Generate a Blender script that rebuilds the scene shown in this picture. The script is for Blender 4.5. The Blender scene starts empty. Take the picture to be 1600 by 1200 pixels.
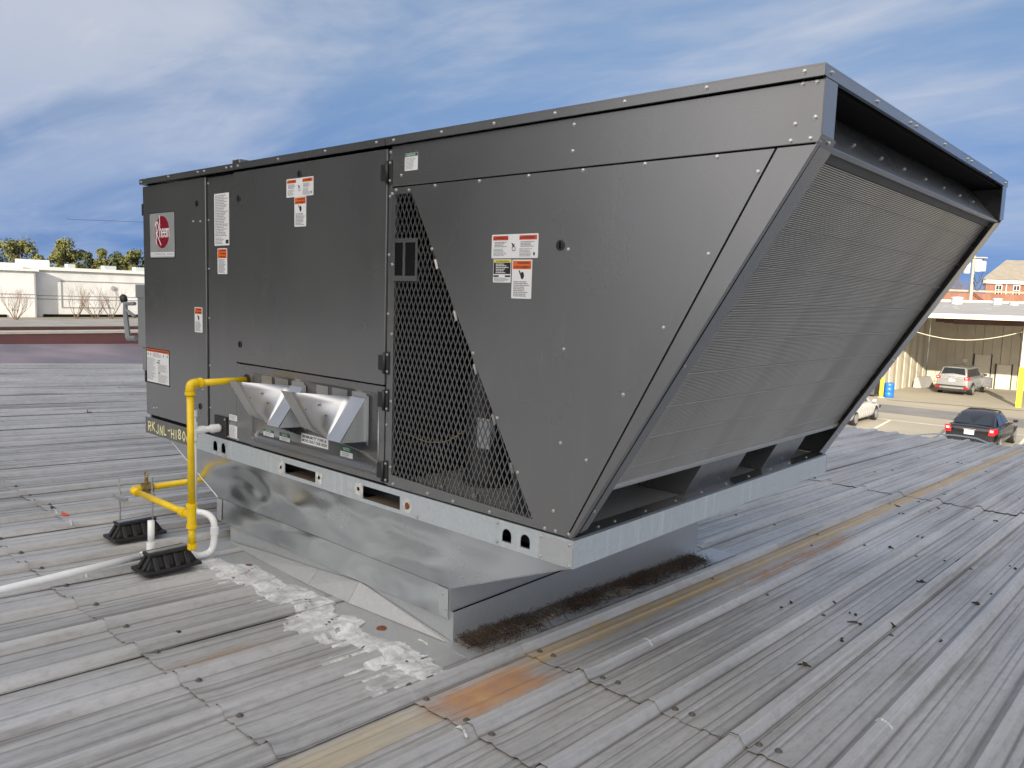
import bpy, bmesh, math, random
from mathutils import Vector, Matrix, noise
from mathutils.geometry import tessellate_polygon

random.seed(7)
scene = bpy.context.scene
COL = scene.collection
V = Vector

# ------------------------------------------------------------------ camera
CAM = V((4.7286, -2.0105, 0.7882))
cam_d = bpy.data.cameras.new('camera')
cam = bpy.data.objects.new('camera', cam_d)
COL.objects.link(cam)
R2 = V((0.74247776, 0.66904593, 0.03323130))
U2 = V((-0.09923933, 0.06079929, 0.99320441))
FW = V((-0.66247893, 0.74073004, -0.11153779))
M = Matrix((R2, U2, -FW)).transposed().to_4x4()
M.translation = CAM
cam.matrix_world = M
cam_d.sensor_fit = 'HORIZONTAL'
cam_d.sensor_width = 36.0
cam_d.lens = 36.0 * 1225.974 / 1600.0
cam_d.clip_start = 0.05
cam_d.clip_end = 4000
scene.camera = cam

# ------------------------------------------------------------------ sun and sky
SUN_FROM = V((0.37, -0.929, 0.0)).normalized()
SUN_EL = math.radians(19.0)
sun_vec = SUN_FROM * math.cos(SUN_EL) + V((0, 0, math.sin(SUN_EL)))
sd = bpy.data.lights.new('sun', 'SUN')
sd.energy = 4.0
sd.angle = math.radians(0.55)
sd.color = (1.0, 0.90, 0.74)
sun = bpy.data.objects.new('sun', sd)
COL.objects.link(sun)
sun.rotation_euler = sun_vec.to_track_quat('Z', 'Y').to_euler()
sun.location = (20, -30, 40)

world = bpy.data.worlds.new('World')
scene.world = world
world.use_nodes = True
wt = world.node_tree
wt.nodes.clear()


def WN(t, **kw):
    n = wt.nodes.new(t)
    for k, v in kw.items():
        setattr(n, k, v)
    return n


w_out = WN('ShaderNodeOutputWorld')
w_bg = WN('ShaderNodeBackground')
w_bg.inputs['Strength'].default_value = 0.12
w_sky = WN('ShaderNodeTexSky', sky_type='NISHITA')
w_sky.sun_disc = False
w_sky.sun_elevation = SUN_EL
w_sky.sun_rotation = math.atan2(SUN_FROM.x, SUN_FROM.y)
w_sky.altitude = 100
w_sky.air_density = 1.0
w_sky.dust_density = 0.3
w_sky.ozone_density = 1.6
# thin stratus: noise laid on a flat layer overhead, so it converges to the horizon
w_tc = WN('ShaderNodeTexCoord')
w_sep = WN('ShaderNodeSeparateXYZ')
wt.links.new(w_tc.outputs['Generated'], w_sep.inputs[0])
# clear air: the colour of the sky well above the haze comes down to the skyline
w_zu = WN('ShaderNodeMath', operation='MULTIPLY_ADD')
wt.links.new(w_sep.outputs['Z'], w_zu.inputs[0])
w_zu.inputs[1].default_value = 0.45
w_zu.inputs[2].default_value = 0.55
w_vec = WN('ShaderNodeCombineXYZ')
wt.links.new(w_sep.outputs['X'], w_vec.inputs[0])
wt.links.new(w_sep.outputs['Y'], w_vec.inputs[1])
wt.links.new(w_zu.outputs[0], w_vec.inputs[2])
w_nrm = WN('ShaderNodeVectorMath', operation='NORMALIZE')
wt.links.new(w_vec.outputs[0], w_nrm.inputs[0])
wt.links.new(w_nrm.outputs[0], w_sky.inputs['Vector'])
w_add = WN('ShaderNodeMath', operation='ADD')
wt.links.new(w_sep.outputs['Z'], w_add.inputs[0])
w_add.inputs[1].default_value = 0.16
w_max = WN('ShaderNodeMath', operation='MAXIMUM')
wt.links.new(w_add.outputs[0], w_max.inputs[0])
w_max.inputs[1].default_value = 0.05
w_dx = WN('ShaderNodeMath', operation='DIVIDE')
w_dy = WN('ShaderNodeMath', operation='DIVIDE')
wt.links.new(w_sep.outputs['X'], w_dx.inputs[0])
wt.links.new(w_max.outputs[0], w_dx.inputs[1])
wt.links.new(w_sep.outputs['Y'], w_dy.inputs[0])
wt.links.new(w_max.outputs[0], w_dy.inputs[1])
w_com = WN('ShaderNodeCombineXYZ')
wt.links.new(w_dx.outputs[0], w_com.inputs[0])
wt.links.new(w_dy.outputs[0], w_com.inputs[1])


def cloud_layer(scale, rot, stretch, lo, hi, detail, dist, loc):
    m = WN('ShaderNodeMapping')
    m.inputs['Rotation'].default_value = (0, 0, math.radians(rot))
    m.inputs['Scale'].default_value = (scale, scale * stretch, 1)
    m.inputs['Location'].default_value = loc
    wt.links.new(w_com.outputs[0], m.inputs['Vector'])
    n = WN('ShaderNodeTexNoise')
    n.inputs['Scale'].default_value = 1.0
    n.inputs['Detail'].default_value = detail
    n.inputs['Roughness'].default_value = 0.58
    n.inputs['Distortion'].default_value = dist
    wt.links.new(m.outputs[0], n.inputs['Vector'])
    r = WN('ShaderNodeMapRange', interpolation_type='SMOOTHSTEP')
    r.inputs['From Min'].default_value = lo
    r.inputs['From Max'].default_value = hi
    wt.links.new(n.outputs['Fac'], r.inputs['Value'])
    return r.outputs['Result']


c_big = cloud_layer(0.46, 38, 2.0, 0.36, 0.70, 6, 0.6, (14.0, 1.8, 0))
c_wisp = cloud_layer(1.5, -35, 2.6, 0.46, 0.78, 6, 1.2, (0.6, 4.4, 0))
c_sum = WN('ShaderNodeMath', operation='MULTIPLY_ADD')
wt.links.new(c_wisp, c_sum.inputs[0])
c_sum.inputs[1].default_value = 0.28
wt.links.new(c_big, c_sum.inputs[2])
c_fac = WN('ShaderNodeMath', operation='MULTIPLY')
wt.links.new(c_sum.outputs[0], c_fac.inputs[0])
c_fac.inputs[1].default_value = 0.70
c_fac.use_clamp = True
w_hsv = WN('ShaderNodeHueSaturation')
w_hsv.inputs['Saturation'].default_value = 0.94
w_hsv.inputs['Value'].default_value = 0.84
wt.links.new(w_sky.outputs[0], w_hsv.inputs['Color'])
w_mix = WN('ShaderNodeMix', data_type='RGBA')
wt.links.new(c_fac.outputs[0], w_mix.inputs['Factor'])
wt.links.new(w_hsv.outputs[0], w_mix.inputs[6])
w_mix.inputs[7].default_value = (2.75, 2.85, 3.15, 1)
# aureole: thin cloud scatters the sun forward, so the sky brightens towards it
w_dot = WN('ShaderNodeVectorMath', operation='DOT_PRODUCT')
wt.links.new(w_tc.outputs['Generated'], w_dot.inputs[0])
w_dot.inputs[1].default_value = tuple(sun_vec)
w_lobe = WN('ShaderNodeMapRange')
w_lobe.inputs['From Min'].default_value = -0.05
w_lobe.inputs['From Max'].default_value = 1.0
wt.links.new(w_dot.outputs['Value'], w_lobe.inputs['Value'])
w_pow = WN('ShaderNodeMath', operation='POWER')
wt.links.new(w_lobe.outputs['Result'], w_pow.inputs[0])
w_pow.inputs[1].default_value = 2.6
w_bank = WN('ShaderNodeMapRange', interpolation_type='SMOOTHSTEP')
w_bank.inputs['From Min'].default_value = 0.02
w_bank.inputs['From Max'].default_value = 0.30
w_bank.inputs['To Min'].default_value = 0.0
w_bank.inputs['To Max'].default_value = 1.0
wt.links.new(w_sep.outputs['Z'], w_bank.inputs['Value'])
w_low = WN('ShaderNodeMix', data_type='RGBA', blend_type='MULTIPLY')
w_low.inputs['Factor'].default_value = 1.0
wt.links.new(w_mix.outputs[2], w_low.inputs[6])
w_tint = WN('ShaderNodeMix', data_type='RGBA')
wt.links.new(w_bank.outputs['Result'], w_tint.inputs['Factor'])
w_tint.inputs[6].default_value = (0.56, 0.70, 0.92, 1)
w_tint.inputs[7].default_value = (1, 1, 1, 1)
wt.links.new(w_tint.outputs[2], w_low.inputs[7])
w_glow = WN('ShaderNodeMix', data_type='RGBA', blend_type='ADD')
wt.links.new(w_pow.outputs[0], w_glow.inputs['Factor'])
wt.links.new(w_low.outputs[2], w_glow.inputs[6])
w_glow.inputs[7].default_value = (13.2, 11.4, 9.0, 1)
wt.links.new(w_glow.outputs[2], w_bg.inputs['Color'])
wt.links.new(w_bg.outputs[0], w_out.inputs['Surface'])

vs = scene.view_settings
vs.view_transform = 'Standard'
vs.look = 'None'
vs.exposure = 1.0
vs.gamma = 1.0
vs.use_curve_mapping = False
scene.cycles.max_bounces = 4
scene.cycles.diffuse_bounces = 2
scene.cycles.glossy_bounces = 3
scene.render.resolution_x = 1024
scene.render.resolution_y = 768

# ------------------------------------------------------------------ materials
MATS = {}


class NT:
    def __init__(self, name):
        self.m = bpy.data.materials.new(name)
        self.m.use_nodes = True
        self.t = self.m.node_tree
        self.b = self.t.nodes['Principled BSDF']
        self.tc = None

    def n(self, t, **kw):
        x = self.t.nodes.new(t)
        for k, v in kw.items():
            setattr(x, k, v)
        return x

    def l(self, a, b):
        self.t.links.new(a, b)

    def pos(self, scale=(1, 1, 1), world=False):
        if world:
            g = self.n('ShaderNodeNewGeometry').outputs['Position']
        else:
            g = self.n('ShaderNodeTexCoord').outputs['Object']
        m = self.n('ShaderNodeMapping')
        m.inputs['Scale'].default_value = scale
        self.l(g, m.inputs['Vector'])
        return m.outputs[0]

    def noise(self, vec, scale, detail=5, rough=0.6, dist=0.0):
        x = self.n('ShaderNodeTexNoise')
        x.inputs['Scale'].default_value = scale
        x.inputs['Detail'].default_value = detail
        x.inputs['Roughness'].default_value = rough
        x.inputs['Distortion'].default_value = dist
        self.l(vec, x.inputs['Vector'])
        return x.outputs['Fac']

    def ramp(self, fac, stops):
        r = self.n('ShaderNodeValToRGB')
        e = r.color_ramp.elements
        e[0].position, e[0].color = stops[0][0], (*stops[0][1], 1)
        e[1].position, e[1].color = stops[-1][0], (*stops[-1][1], 1)
        for p, c in stops[1:-1]:
            k = e.new(p)
            k.color = (*c, 1)
        self.l(fac, r.inputs['Fac'])
        return r.outputs['Color']

    def rng(self, fac, a, b, c, d, smooth=False):
        r = self.n('ShaderNodeMapRange')
        if smooth:
            r.interpolation_type = 'SMOOTHSTEP'
        for k, v in zip(('From Min', 'From Max', 'To Min', 'To Max'), (a, b, c, d)):
            r.inputs[k].default_value = v
        self.l(fac, r.inputs['Value'])
        return r.outputs['Result']

    def math(self, op, a, b=None, clamp=False):
        x = self.n('ShaderNodeMath', operation=op)
        x.use_clamp = clamp
        for i, v in enumerate((a, b)):
            if v is None:
                continue
            if isinstance(v, (int, float)):
                x.inputs[i].default_value = v
            else:
                self.l(v, x.inputs[i])
        return x.outputs[0]

    def mix(self, fac, a, b, blend='MIX'):
        x = self.n('ShaderNodeMix', data_type='RGBA', blend_type=blend)
        if isinstance(fac, (int, float)):
            x.inputs['Factor'].default_value = fac
        else:
            self.l(fac, x.inputs['Factor'])
        for i, v in ((6, a), (7, b)):
            if isinstance(v, tuple):
                x.inputs[i].default_value = (*v, 1)
            else:
                self.l(v, x.inputs[i])
        return x.outputs[2]

    def bump(self, h, strength=0.2, dist=0.01):
        x = self.n('ShaderNodeBump')
        x.inputs['Strength'].default_value = strength
        x.inputs['Distance'].default_value = dist
        self.l(h, x.inputs['Height'])
        self.l(x.outputs[0], self.b.inputs['Normal'])

    def set(self, base=None, rough=None, metal=None, spec=None):
        for k, v in (('Base Color', base), ('Roughness', rough), ('Metallic', metal), ('Specular IOR Level', spec)):
            if v is None:
                continue
            if isinstance(v, tuple):
                self.b.inputs[k].default_value = (*v, 1)
            elif isinstance(v, (int, float)):
                self.b.inputs[k].default_value = v
            else:
                self.l(v, self.b.inputs[k])
        return self.m


def simple(name, col, rough=0.5, metal=0.0, var=0.12, scale=6.0, bump=0.0, spec=0.5):
    """plain material with a little noise in colour and gloss"""
    t = NT(name)
    p = t.pos()
    f = t.noise(p, scale, 6)
    lo = tuple(c * (1 - var) for c in col)
    hi = tuple(min(1, c * (1 + var)) for c in col)
    c = t.ramp(f, [(0.3, lo), (0.7, hi)])
    r = t.rng(f, 0.3, 0.7, rough - 0.06, rough + 0.06)
    if bump:
        t.bump(t.noise(p, scale * 6, 4), bump, 0.005)
    MATS[name] = t.set(c, r, metal, spec)
    return MATS[name]


def mat_paint():
    t = NT('cabinet_paint')
    p = t.pos()
    f = t.noise(p, 2.5, 6)
    c = t.ramp(f, [(0.3, (0.066, 0.070, 0.074)), (0.7, (0.073, 0.077, 0.080))])
    # faint dust film and rub marks
    d = t.noise(t.pos((3, 3, 0.6)), 5, 8, 0.7)
    c = t.mix(t.rng(d, 0.50, 0.80, 0, 0.09, True), c, (0.26, 0.25, 0.23))
    r = t.rng(t.noise(p, 1.4, 3), 0.3, 0.7, 0.23, 0.33)
    rain = t.noise(t.pos((9, 9, 0.5)), 1.6, 4, 0.6)
    c = t.mix(t.rng(rain, 0.50, 0.80, 0, 0.05, True), c, (0.20, 0.20, 0.19))
    t.bump(t.noise(p, 1.3, 1, 0.3), 0.12, 0.05)
    t.b.inputs['Coat Weight'].default_value = 1.0
    t.b.inputs['IOR'].default_value = 1.75
    t.b.inputs['Coat Roughness'].default_value = 0.24
    MATS['paint'] = t.set(c, r, 0.0, 0.95)


def mat_galv(name, base=(0.56, 0.59, 0.60), rough=0.34, streak=0.35, stain=0.0, spangle=1.0, metal=0.9):
    t = NT(name)
    p = t.pos()
    vor = t.n('ShaderNodeTexVoronoi')
    vor.inputs['Scale'].default_value = 85
    t.l(p, vor.inputs['Vector'])
    sp = t.n('ShaderNodeSeparateColor')
    t.l(vor.outputs['Color'], sp.inputs[0])
    cell = sp.outputs[0]
    lo = tuple(x * (1 - 0.12 * spangle) for x in base)
    hi = tuple(min(1, x * (1 + 0.1 * spangle)) for x in base)
    c = t.ramp(cell, [(0.0, lo), (1.0, hi)])
    s = t.noise(t.pos((26, 26, 1.2)), 1.0, 6, 0.65)
    sm = t.rng(s, 0.52, 0.78, 0, streak, True)
    c = t.mix(sm, c, (0.80, 0.84, 0.86))
    if stain:
        w = t.noise(t.pos((3, 3, 9)), 1.6, 7, 0.7)
        c = t.mix(t.rng(w, 0.56, 0.76, 0, stain, True), c, (0.30, 0.22, 0.13))
    rr = t.math('ADD', t.rng(cell, 0, 1, rough - 0.05 * spangle, rough + 0.08 * spangle), t.math('MULTIPLY', sm, 0.35))
    MATS[name] = t.set(c, rr, metal)


RIB0_, RIBP_ = 1.262, 0.3055


def mat_roof():
    """weathered galvalume: long streaks down the ribs, blotches, dirt in the valleys, rust at known laps"""
    t = NT('weathered_roof_metal')
    g = t.n('ShaderNodeNewGeometry')
    pos = g.outputs['Position']
    sep = t.n('ShaderNodeSeparateXYZ')
    t.l(pos, sep.inputs[0])
    X, Y, Z = sep.outputs

    def mp(sc, loc=(0, 0, 0)):
        m = t.n('ShaderNodeMapping')
        m.inputs['Scale'].default_value = sc
        m.inputs['Location'].default_value = loc
        t.l(pos, m.inputs['Vector'])
        return m.outputs[0]
    st1 = t.noise(mp((20, 0.45, 0)), 1.0, 5, 0.66)
    st2 = t.noise(mp((8, 1.1, 0), (5, 2, 0)), 1.0, 5, 0.72, 0.4)
    bl = t.noise(mp((1.3, 0.5, 0)), 1.0, 4, 0.62)
    gr = t.noise(mp((46, 15, 0)), 1.0, 4, 0.75)
    c = t.ramp(bl, [(0.3, (0.36, 0.367, 0.375)), (0.5, (0.47, 0.472, 0.47)), (0.72, (0.60, 0.602, 0.605))])
    c = t.mix(t.rng(st1, 0.46, 0.70, 0, 0.40, True), c, (0.72, 0.72, 0.72))
    c = t.mix(t.rng(st1, 0.48, 0.30, 0, 0.72, True), c, (0.21, 0.205, 0.195))
    c = t.mix(t.rng(st2, 0.52, 0.74, 0, 0.68, True), c, (0.30, 0.275, 0.245))
    c = t.mix(t.rng(gr, 0.46, 0.70, 0, 0.34, True), c, (0.24, 0.24, 0.235))
    c = t.mix(t.rng(gr, 0.46, 0.28, 0, 0.16, True), c, (0.68, 0.68, 0.675))
    # wear on the rib crowns, grime lines along the rib feet and stiffeners
    fr = t.math('FRACT', t.math('ADD', t.math('DIVIDE', t.math('SUBTRACT', X, RIB0_), RIBP_), 100.5))
    dist = t.math('MULTIPLY', t.math('ABSOLUTE', t.math('SUBTRACT', fr, 0.5)), RIBP_)
    crown = t.rng(dist, 0.010, 0.022, 1, 0, True)
    c = t.mix(t.math('MULTIPLY', crown, t.rng(st2, 0.3, 0.6, 0.0, 0.38)), c, (0.70, 0.705, 0.71))

    def near(v, w):
        return t.rng(t.math('ABSOLUTE', t.math('SUBTRACT', dist, v)), 0.0, w, 1, 0, True)
    grime = t.math('MAXIMUM', near(0.043, 0.010), t.math('MULTIPLY', t.math('MAXIMUM', near(0.083, 0.006), near(0.114, 0.006)), 0.75))
    c = t.mix(t.math('MULTIPLY', grime, t.rng(bl, 0.3, 0.65, 0.92, 0.50)), c, (0.13, 0.127, 0.12))
    # per-sheet tone
    oi = t.n('ShaderNodeObjectInfo')
    c = t.mix(0.5, c, t.mix(1.0, c, t.ramp(oi.outputs['Random'], [(0, (0.70, 0.70, 0.71)), (1, (1.0, 0.99, 0.97))]), 'MULTIPLY'))

    def band(v, a, b, soft):
        return t.math('MULTIPLY', t.rng(v, a - soft, a + soft, 0, 1, True), t.rng(v, b - soft, b + soft, 1, 0, True))
    wob = t.noise(mp((6, 6, 0)), 1.0, 2, 0.6)
    Xw = t.math('ADD', X, t.math('MULTIPLY', t.math('SUBTRACT', wob, 0.5), 0.05))
    Yw = t.math('ADD', Y, t.math('MULTIPLY', t.math('SUBTRACT', wob, 0.5), 0.22))
    rn = t.noise(mp((14, 5, 0)), 1.0, 4, 0.65)
    # one badly rusted flat between two end laps, with a long ochre run below it and above
    r1 = t.math('MULTIPLY', band(Xw, 2.86, 3.04, 0.045), band(Yw, -0.30, 0.17, 0.09))
    r1 = t.math('MULTIPLY', r1, t.rng(rn, 0.3, 0.60, 0.62, 1.0))
    r2 = t.math('MULTIPLY', band(Xw, 2.83, 2.93, 0.016), band(Y, 0.2, 10.5, 0.1))
    r2 = t.math('MULTIPLY', r2, t.rng(rn, 0.3, 0.65, 0.30, 0.85))
    r3 = t.math('MULTIPLY', band(Xw, 2.85, 2.98, 0.02), band(Y, -4.0, -0.33, 0.02))
    r3 = t.math('MULTIPLY', r3, t.rng(rn, 0.3, 0.65, 0.25, 0.65))
    r4 = t.math('MULTIPLY', band(Xw, 2.95, 3.08, 0.02), band(Yw, 1.75, 3.4, 0.3))
    r4 = t.math('MULTIPLY', r4, t.rng(rn, 0.35, 0.62, 0.1, 0.75))
    r5 = t.math('MULTIPLY', band(Xw, 2.04, 2.18, 0.02), band(Yw, -0.80, -0.45, 0.10))
    r5 = t.math('MULTIPLY', r5, t.rng(rn, 0.35, 0.62, 0.0, 0.5))
    c = t.mix(r2, c, (0.44, 0.31, 0.14))
    c = t.mix(r3, c, (0.50, 0.40, 0.22))
    c = t.mix(r5, c, (0.33, 0.22, 0.11))
    c = t.mix(r4, c, (0.42, 0.20, 0.07))
    c = t.mix(r1, c, t.ramp(rn, [(0.3, (0.27, 0.11, 0.045)), (0.5, (0.40, 0.20, 0.085)), (0.7, (0.46, 0.31, 0.16))]))
    rust = t.math('MAXIMUM', t.math('MAXIMUM', r1, r2), t.math('MAXIMUM', r3, r4))
    met = t.math('SUBTRACT', 0.30, t.math('MULTIPLY', rust, 0.30))
    ro = t.math('ADD', t.rng(st1, 0.3, 0.7, 0.66, 0.48), t.math('MULTIPLY', rust, 0.3))
    t.bump(t.math('ADD', t.math('MULTIPLY', st2, 0.6), t.math('MULTIPLY', gr, 0.30)), 0.40, 0.006)
    MATS['roof'] = t.set(c, ro, met)


def mat_sealant():
    t = NT('flaking_sealant')
    p = t.pos()
    n1 = t.noise(p, 13, 6, 0.75, 0.8)
    c = t.ramp(n1, [(0.34, (0.34, 0.345, 0.345)), (0.48, (0.52, 0.53, 0.535)), (0.66, (0.76, 0.78, 0.785))])
    t.bump(t.noise(p, 45, 4, 0.7), 0.25, 0.005)
    MATS['sealant'] = t.set(c, 0.6, 0.0)


def mat_ground():
    t = NT('concrete_lot')
    p = t.pos()
    a = t.noise(p, 0.12, 7, 0.6)
    b = t.noise(t.pos((0.25, 1.6, 1)), 0.5, 6, 0.65)
    c = t.ramp(a, [(0.3, (0.34, 0.31, 0.25)), (0.7, (0.44, 0.40, 0.315))])
    c = t.mix(t.rng(b, 0.5, 0.75, 0, 0.5, True), c, (0.28, 0.26, 0.225))
    c = t.mix(t.rng(t.noise(p, 7, 6), 0.4, 0.8, 0, 0.25), c, (0.25, 0.235, 0.20))
    MATS['ground'] = t.set(c, 0.85)


def mat_brick(name, a, b, mortar, scale):
    t = NT(name)
    br = t.n('ShaderNodeTexBrick')
    br.inputs['Color1'].default_value = (*a, 1)
    br.inputs['Color2'].default_value = (*b, 1)
    br.inputs['Mortar'].default_value = (*mortar, 1)
    br.inputs['Scale'].default_value = scale
    br.inputs['Mortar Size'].default_value = 0.015
    t.l(t.pos(), br.inputs['Vector'])
    MATS[name] = t.set(br.outputs['Color'], 0.9)


def mat_glass(name, col=(0.02, 0.025, 0.03), rough=0.06):
    t = NT(name)
    p = t.pos()
    MATS[name] = t.set(col, t.rng(t.noise(p, 3, 3), 0.3, 0.7, rough, rough + 0.03), 0.0, 0.9)


mat_paint()
mat_galv('galv', (0.55, 0.58, 0.60), 0.36, 0.16, 0, 0.3, 0.65)
mat_galv('galv_rail', (0.56, 0.62, 0.655), 0.42, 0.75, 0.24, 0.4, 0.5)
mat_galv('galv_dark_reflect', (0.17, 0.17, 0.165), 0.5, 0.08, 0.2, 0.3, 0.4)  # same galvanised steel, with a dark reflection put into the base colour
simple('galv_bright', (0.62, 0.655, 0.675), 0.24, 0.97, 0.05, 1.3)
mat_galv('galv_dull', (0.46, 0.47, 0.47), 0.46, 0.16, 0.14, 0.4, 0.5)
simple('galv_hood', (0.54, 0.55, 0.565), 0.38, 0.9, 0.08, 4)
mat_roof()
mat_sealant()
mat_ground()
mat_glass('glass')
simple('dark', (0.008, 0.008, 0.009), 0.8, 0, 0.3, spec=0.1)
simple('interior', (0.060, 0.063, 0.068), 0.6, 0, 0.4, 3)
simple('black_plastic', (0.018, 0.018, 0.019), 0.42, 0, 0.25, 12)
simple('rubber', (0.016, 0.016, 0.017), 0.50, 0, 0.35, 20, 0.15)
simple('screw', (0.56, 0.56, 0.55), 0.34, 0.9, 0.1, 30)
simple('screw_old', (0.13, 0.12, 0.11), 0.7, 0.2, 0.4, 60)
simple('label_white', (0.74, 0.76, 0.77), 0.35, 0, 0.03)
simple('label_orange', (0.72, 0.13, 0.02), 0.4, 0, 0.05)
simple('label_red', (0.62, 0.07, 0.035), 0.4, 0, 0.05)
simple('label_yellow', (0.72, 0.60, 0.04), 0.4, 0, 0.05)
simple('label_green', (0.01, 0.13, 0.06), 0.4, 0, 0.05)
simple('label_black', (0.015, 0.015, 0.017), 0.45, 0, 0.1)
simple('print_grey', (0.26, 0.27, 0.29), 0.5, 0, 0.05)
simple('badge_silver', (0.42, 0.44, 0.45), 0.35, 0.4, 0.05)
simple('badge_red', (0.23, 0.004, 0.02), 0.35, 0, 0.1)
simple('gas_yellow', (0.80, 0.545, 0.004), 0.34, 0, 0.12, 14, 0.08)
simple('pvc', (0.84, 0.86, 0.87), 0.33, 0, 0.05, 8)
simple('zinc', (0.50, 0.50, 0.48), 0.38, 0.85, 0.2, 25)
simple('brass', (0.33, 0.26, 0.11), 0.36, 0.85, 0.3, 40)
simple('aluminium', (0.78, 0.765, 0.73), 0.32, 0.75, 0.22, 1.4)
simple('fins', (0.095, 0.094, 0.090), 0.5, 0.4, 0.35, 1.2)
simple('fins_light', (0.62, 0.62, 0.60), 0.4, 0.8, 0.1)
simple('copper', (0.33, 0.14, 0.07), 0.4, 0.8, 0.2)
simple('grey_box', (0.25, 0.27, 0.28), 0.45, 0.2, 0.08)
simple('chalk', (0.86, 0.82, 0.45), 0.9, 0, 0.2, 60)
simple('weld', (0.62, 0.62, 0.60), 0.7, 0.2, 0.3, 60)
simple('pocket', (0.13, 0.10, 0.075), 0.8, 0.2, 0.4, 8)
simple('rust', (0.17, 0.055, 0.022), 0.9, 0, 0.45, 40)
simple('needles', (0.075, 0.048, 0.030), 0.9, 0, 0.5, 14)
simple('litter', (0.045, 0.035, 0.028), 0.9, 0, 0.5, 5)
simple('silt', (0.23, 0.20, 0.17), 0.95, 0, 0.3, 12, 0.4)
simple('maroon', (0.135, 0.050, 0.047), 0.42, 0.1, 0.25, 0.9)
simple('maroon_roof', (0.27, 0.215, 0.225), 0.45, 0.2, 0.45, 0.7)
simple('cream', (0.66, 0.61, 0.50), 0.6, 0, 0.08)
simple('white_stucco', (0.62, 0.625, 0.62), 0.85, 0, 0.12, 0.35)
simple('white_trim', (0.66, 0.66, 0.64), 0.7, 0, 0.06)
simple('stucco_line', (0.30, 0.30, 0.32), 0.9, 0, 0.1)
simple('asphalt', (0.21, 0.205, 0.20), 0.9, 0, 0.2, 0.5)
simple('lot_paint', (0.75, 0.70, 0.60), 0.7, 0, 0.15, 3)
simple('tan_wall', (0.48, 0.43, 0.33), 0.55, 0.1, 0.12, 0.8)
simple('tan_roof', (0.36, 0.35, 0.34), 0.7, 0, 0.12, 0.5)
simple('door_tan', (0.60, 0.55, 0.44), 0.5, 0, 0.06)
simple('maroon_steel', (0.10, 0.045, 0.035), 0.5, 0, 0.2)
simple('grass', (0.16, 0.14, 0.07), 0.95, 0, 0.4, 0.05)
simple('shingle', (0.25, 0.225, 0.185), 0.9, 0, 0.15, 1.5)
mat_brick('brick', (0.25, 0.095, 0.055), (0.20, 0.075, 0.045), (0.30, 0.25, 0.21), 2.2)
mat_brick('brick_tan', (0.40, 0.30, 0.21), (0.34, 0.25, 0.17), (0.40, 0.36, 0.30), 2.2)
simple('bark', (0.16, 0.115, 0.08), 0.9, 0, 0.3, 8)
simple('bark_pale', (0.34, 0.29, 0.23), 0.9, 0, 0.3, 8)
simple('pole_wood', (0.42, 0.36, 0.28), 0.85, 0, 0.2, 6)
simple('transformer', (0.42, 0.46, 0.48), 0.4, 0.1, 0.06)
simple('safety_yellow', (0.80, 0.58, 0.03), 0.5, 0, 0.1)
simple('blue_plastic', (0.02, 0.15, 0.55), 0.4, 0, 0.1)
simple('car_black', (0.012, 0.011, 0.013), 0.16, 0.0, 0.2, 2, 0, 0.7)
simple('car_silver', (0.40, 0.405, 0.41), 0.25, 0.5, 0.04)
simple('car_white', (0.68, 0.68, 0.66), 0.25, 0.2, 0.04)
simple('car_blue', (0.02, 0.035, 0.07), 0.2, 0.0, 0.2)
simple('trim_black', (0.02, 0.02, 0.02), 0.6, 0, 0.2)
simple('tail_red', (0.55, 0.012, 0.015), 0.2, 0, 0.1)
simple('tail_clear', (0.75, 0.62, 0.58), 0.2, 0, 0.1)
simple('rim', (0.50, 0.50, 0.50), 0.3, 0.8, 0.1)
simple('seat_grey', (0.22, 0.23, 0.24), 0.9, 0, 0.1)


def leaf_mat(name, a, b):
    t = NT(name)
    oi = t.noise(t.pos(), 0.9, 5, 0.7)
    c = t.ramp(oi, [(0.3, a), (0.7, b)])
    MATS[name] = t.set(c, 0.75)


leaf_mat('foliage_olive', (0.070, 0.082, 0.024), (0.150, 0.148, 0.040))
leaf_mat('foliage_dark', (0.035, 0.050, 0.020), (0.080, 0.090, 0.030))

# ------------------------------------------------------------------ object helpers


def mesh_obj(name, verts, faces, mat, parent=None, smooth=False, bevel=0.0, origin=None):
    """one linked mesh object; world-space verts are made relative to the parent's (unrotated) origin"""
    o0 = V(origin) if origin is not None else V((0, 0, 0))
    po = V(parent['_o']) if parent is not None and '_o' in parent else V((0, 0, 0))
    me = bpy.data.meshes.new(name)
    me.from_pydata([tuple(V(v) - o0 - (po if origin is None else V((0, 0, 0)))) for v in verts], [], faces)
    me.materials.append(MATS[mat])
    if smooth:
        for p in me.polygons:
            p.use_smooth = True
    me.update()
    o = bpy.data.objects.new(name, me)
    COL.objects.link(o)
    if parent is not None:
        o.parent = parent
    if origin is not None:
        o.location = o0 - po
        o['_o'] = tuple(o0)
    else:
        o['_o'] = tuple(po)
    if bevel:
        b = o.modifiers.new('edge', 'BEVEL')
        b.width = bevel
        b.segments = 2
        b.limit_method = 'ANGLE'
        b.angle_limit = math.radians(40)
    return o


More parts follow.
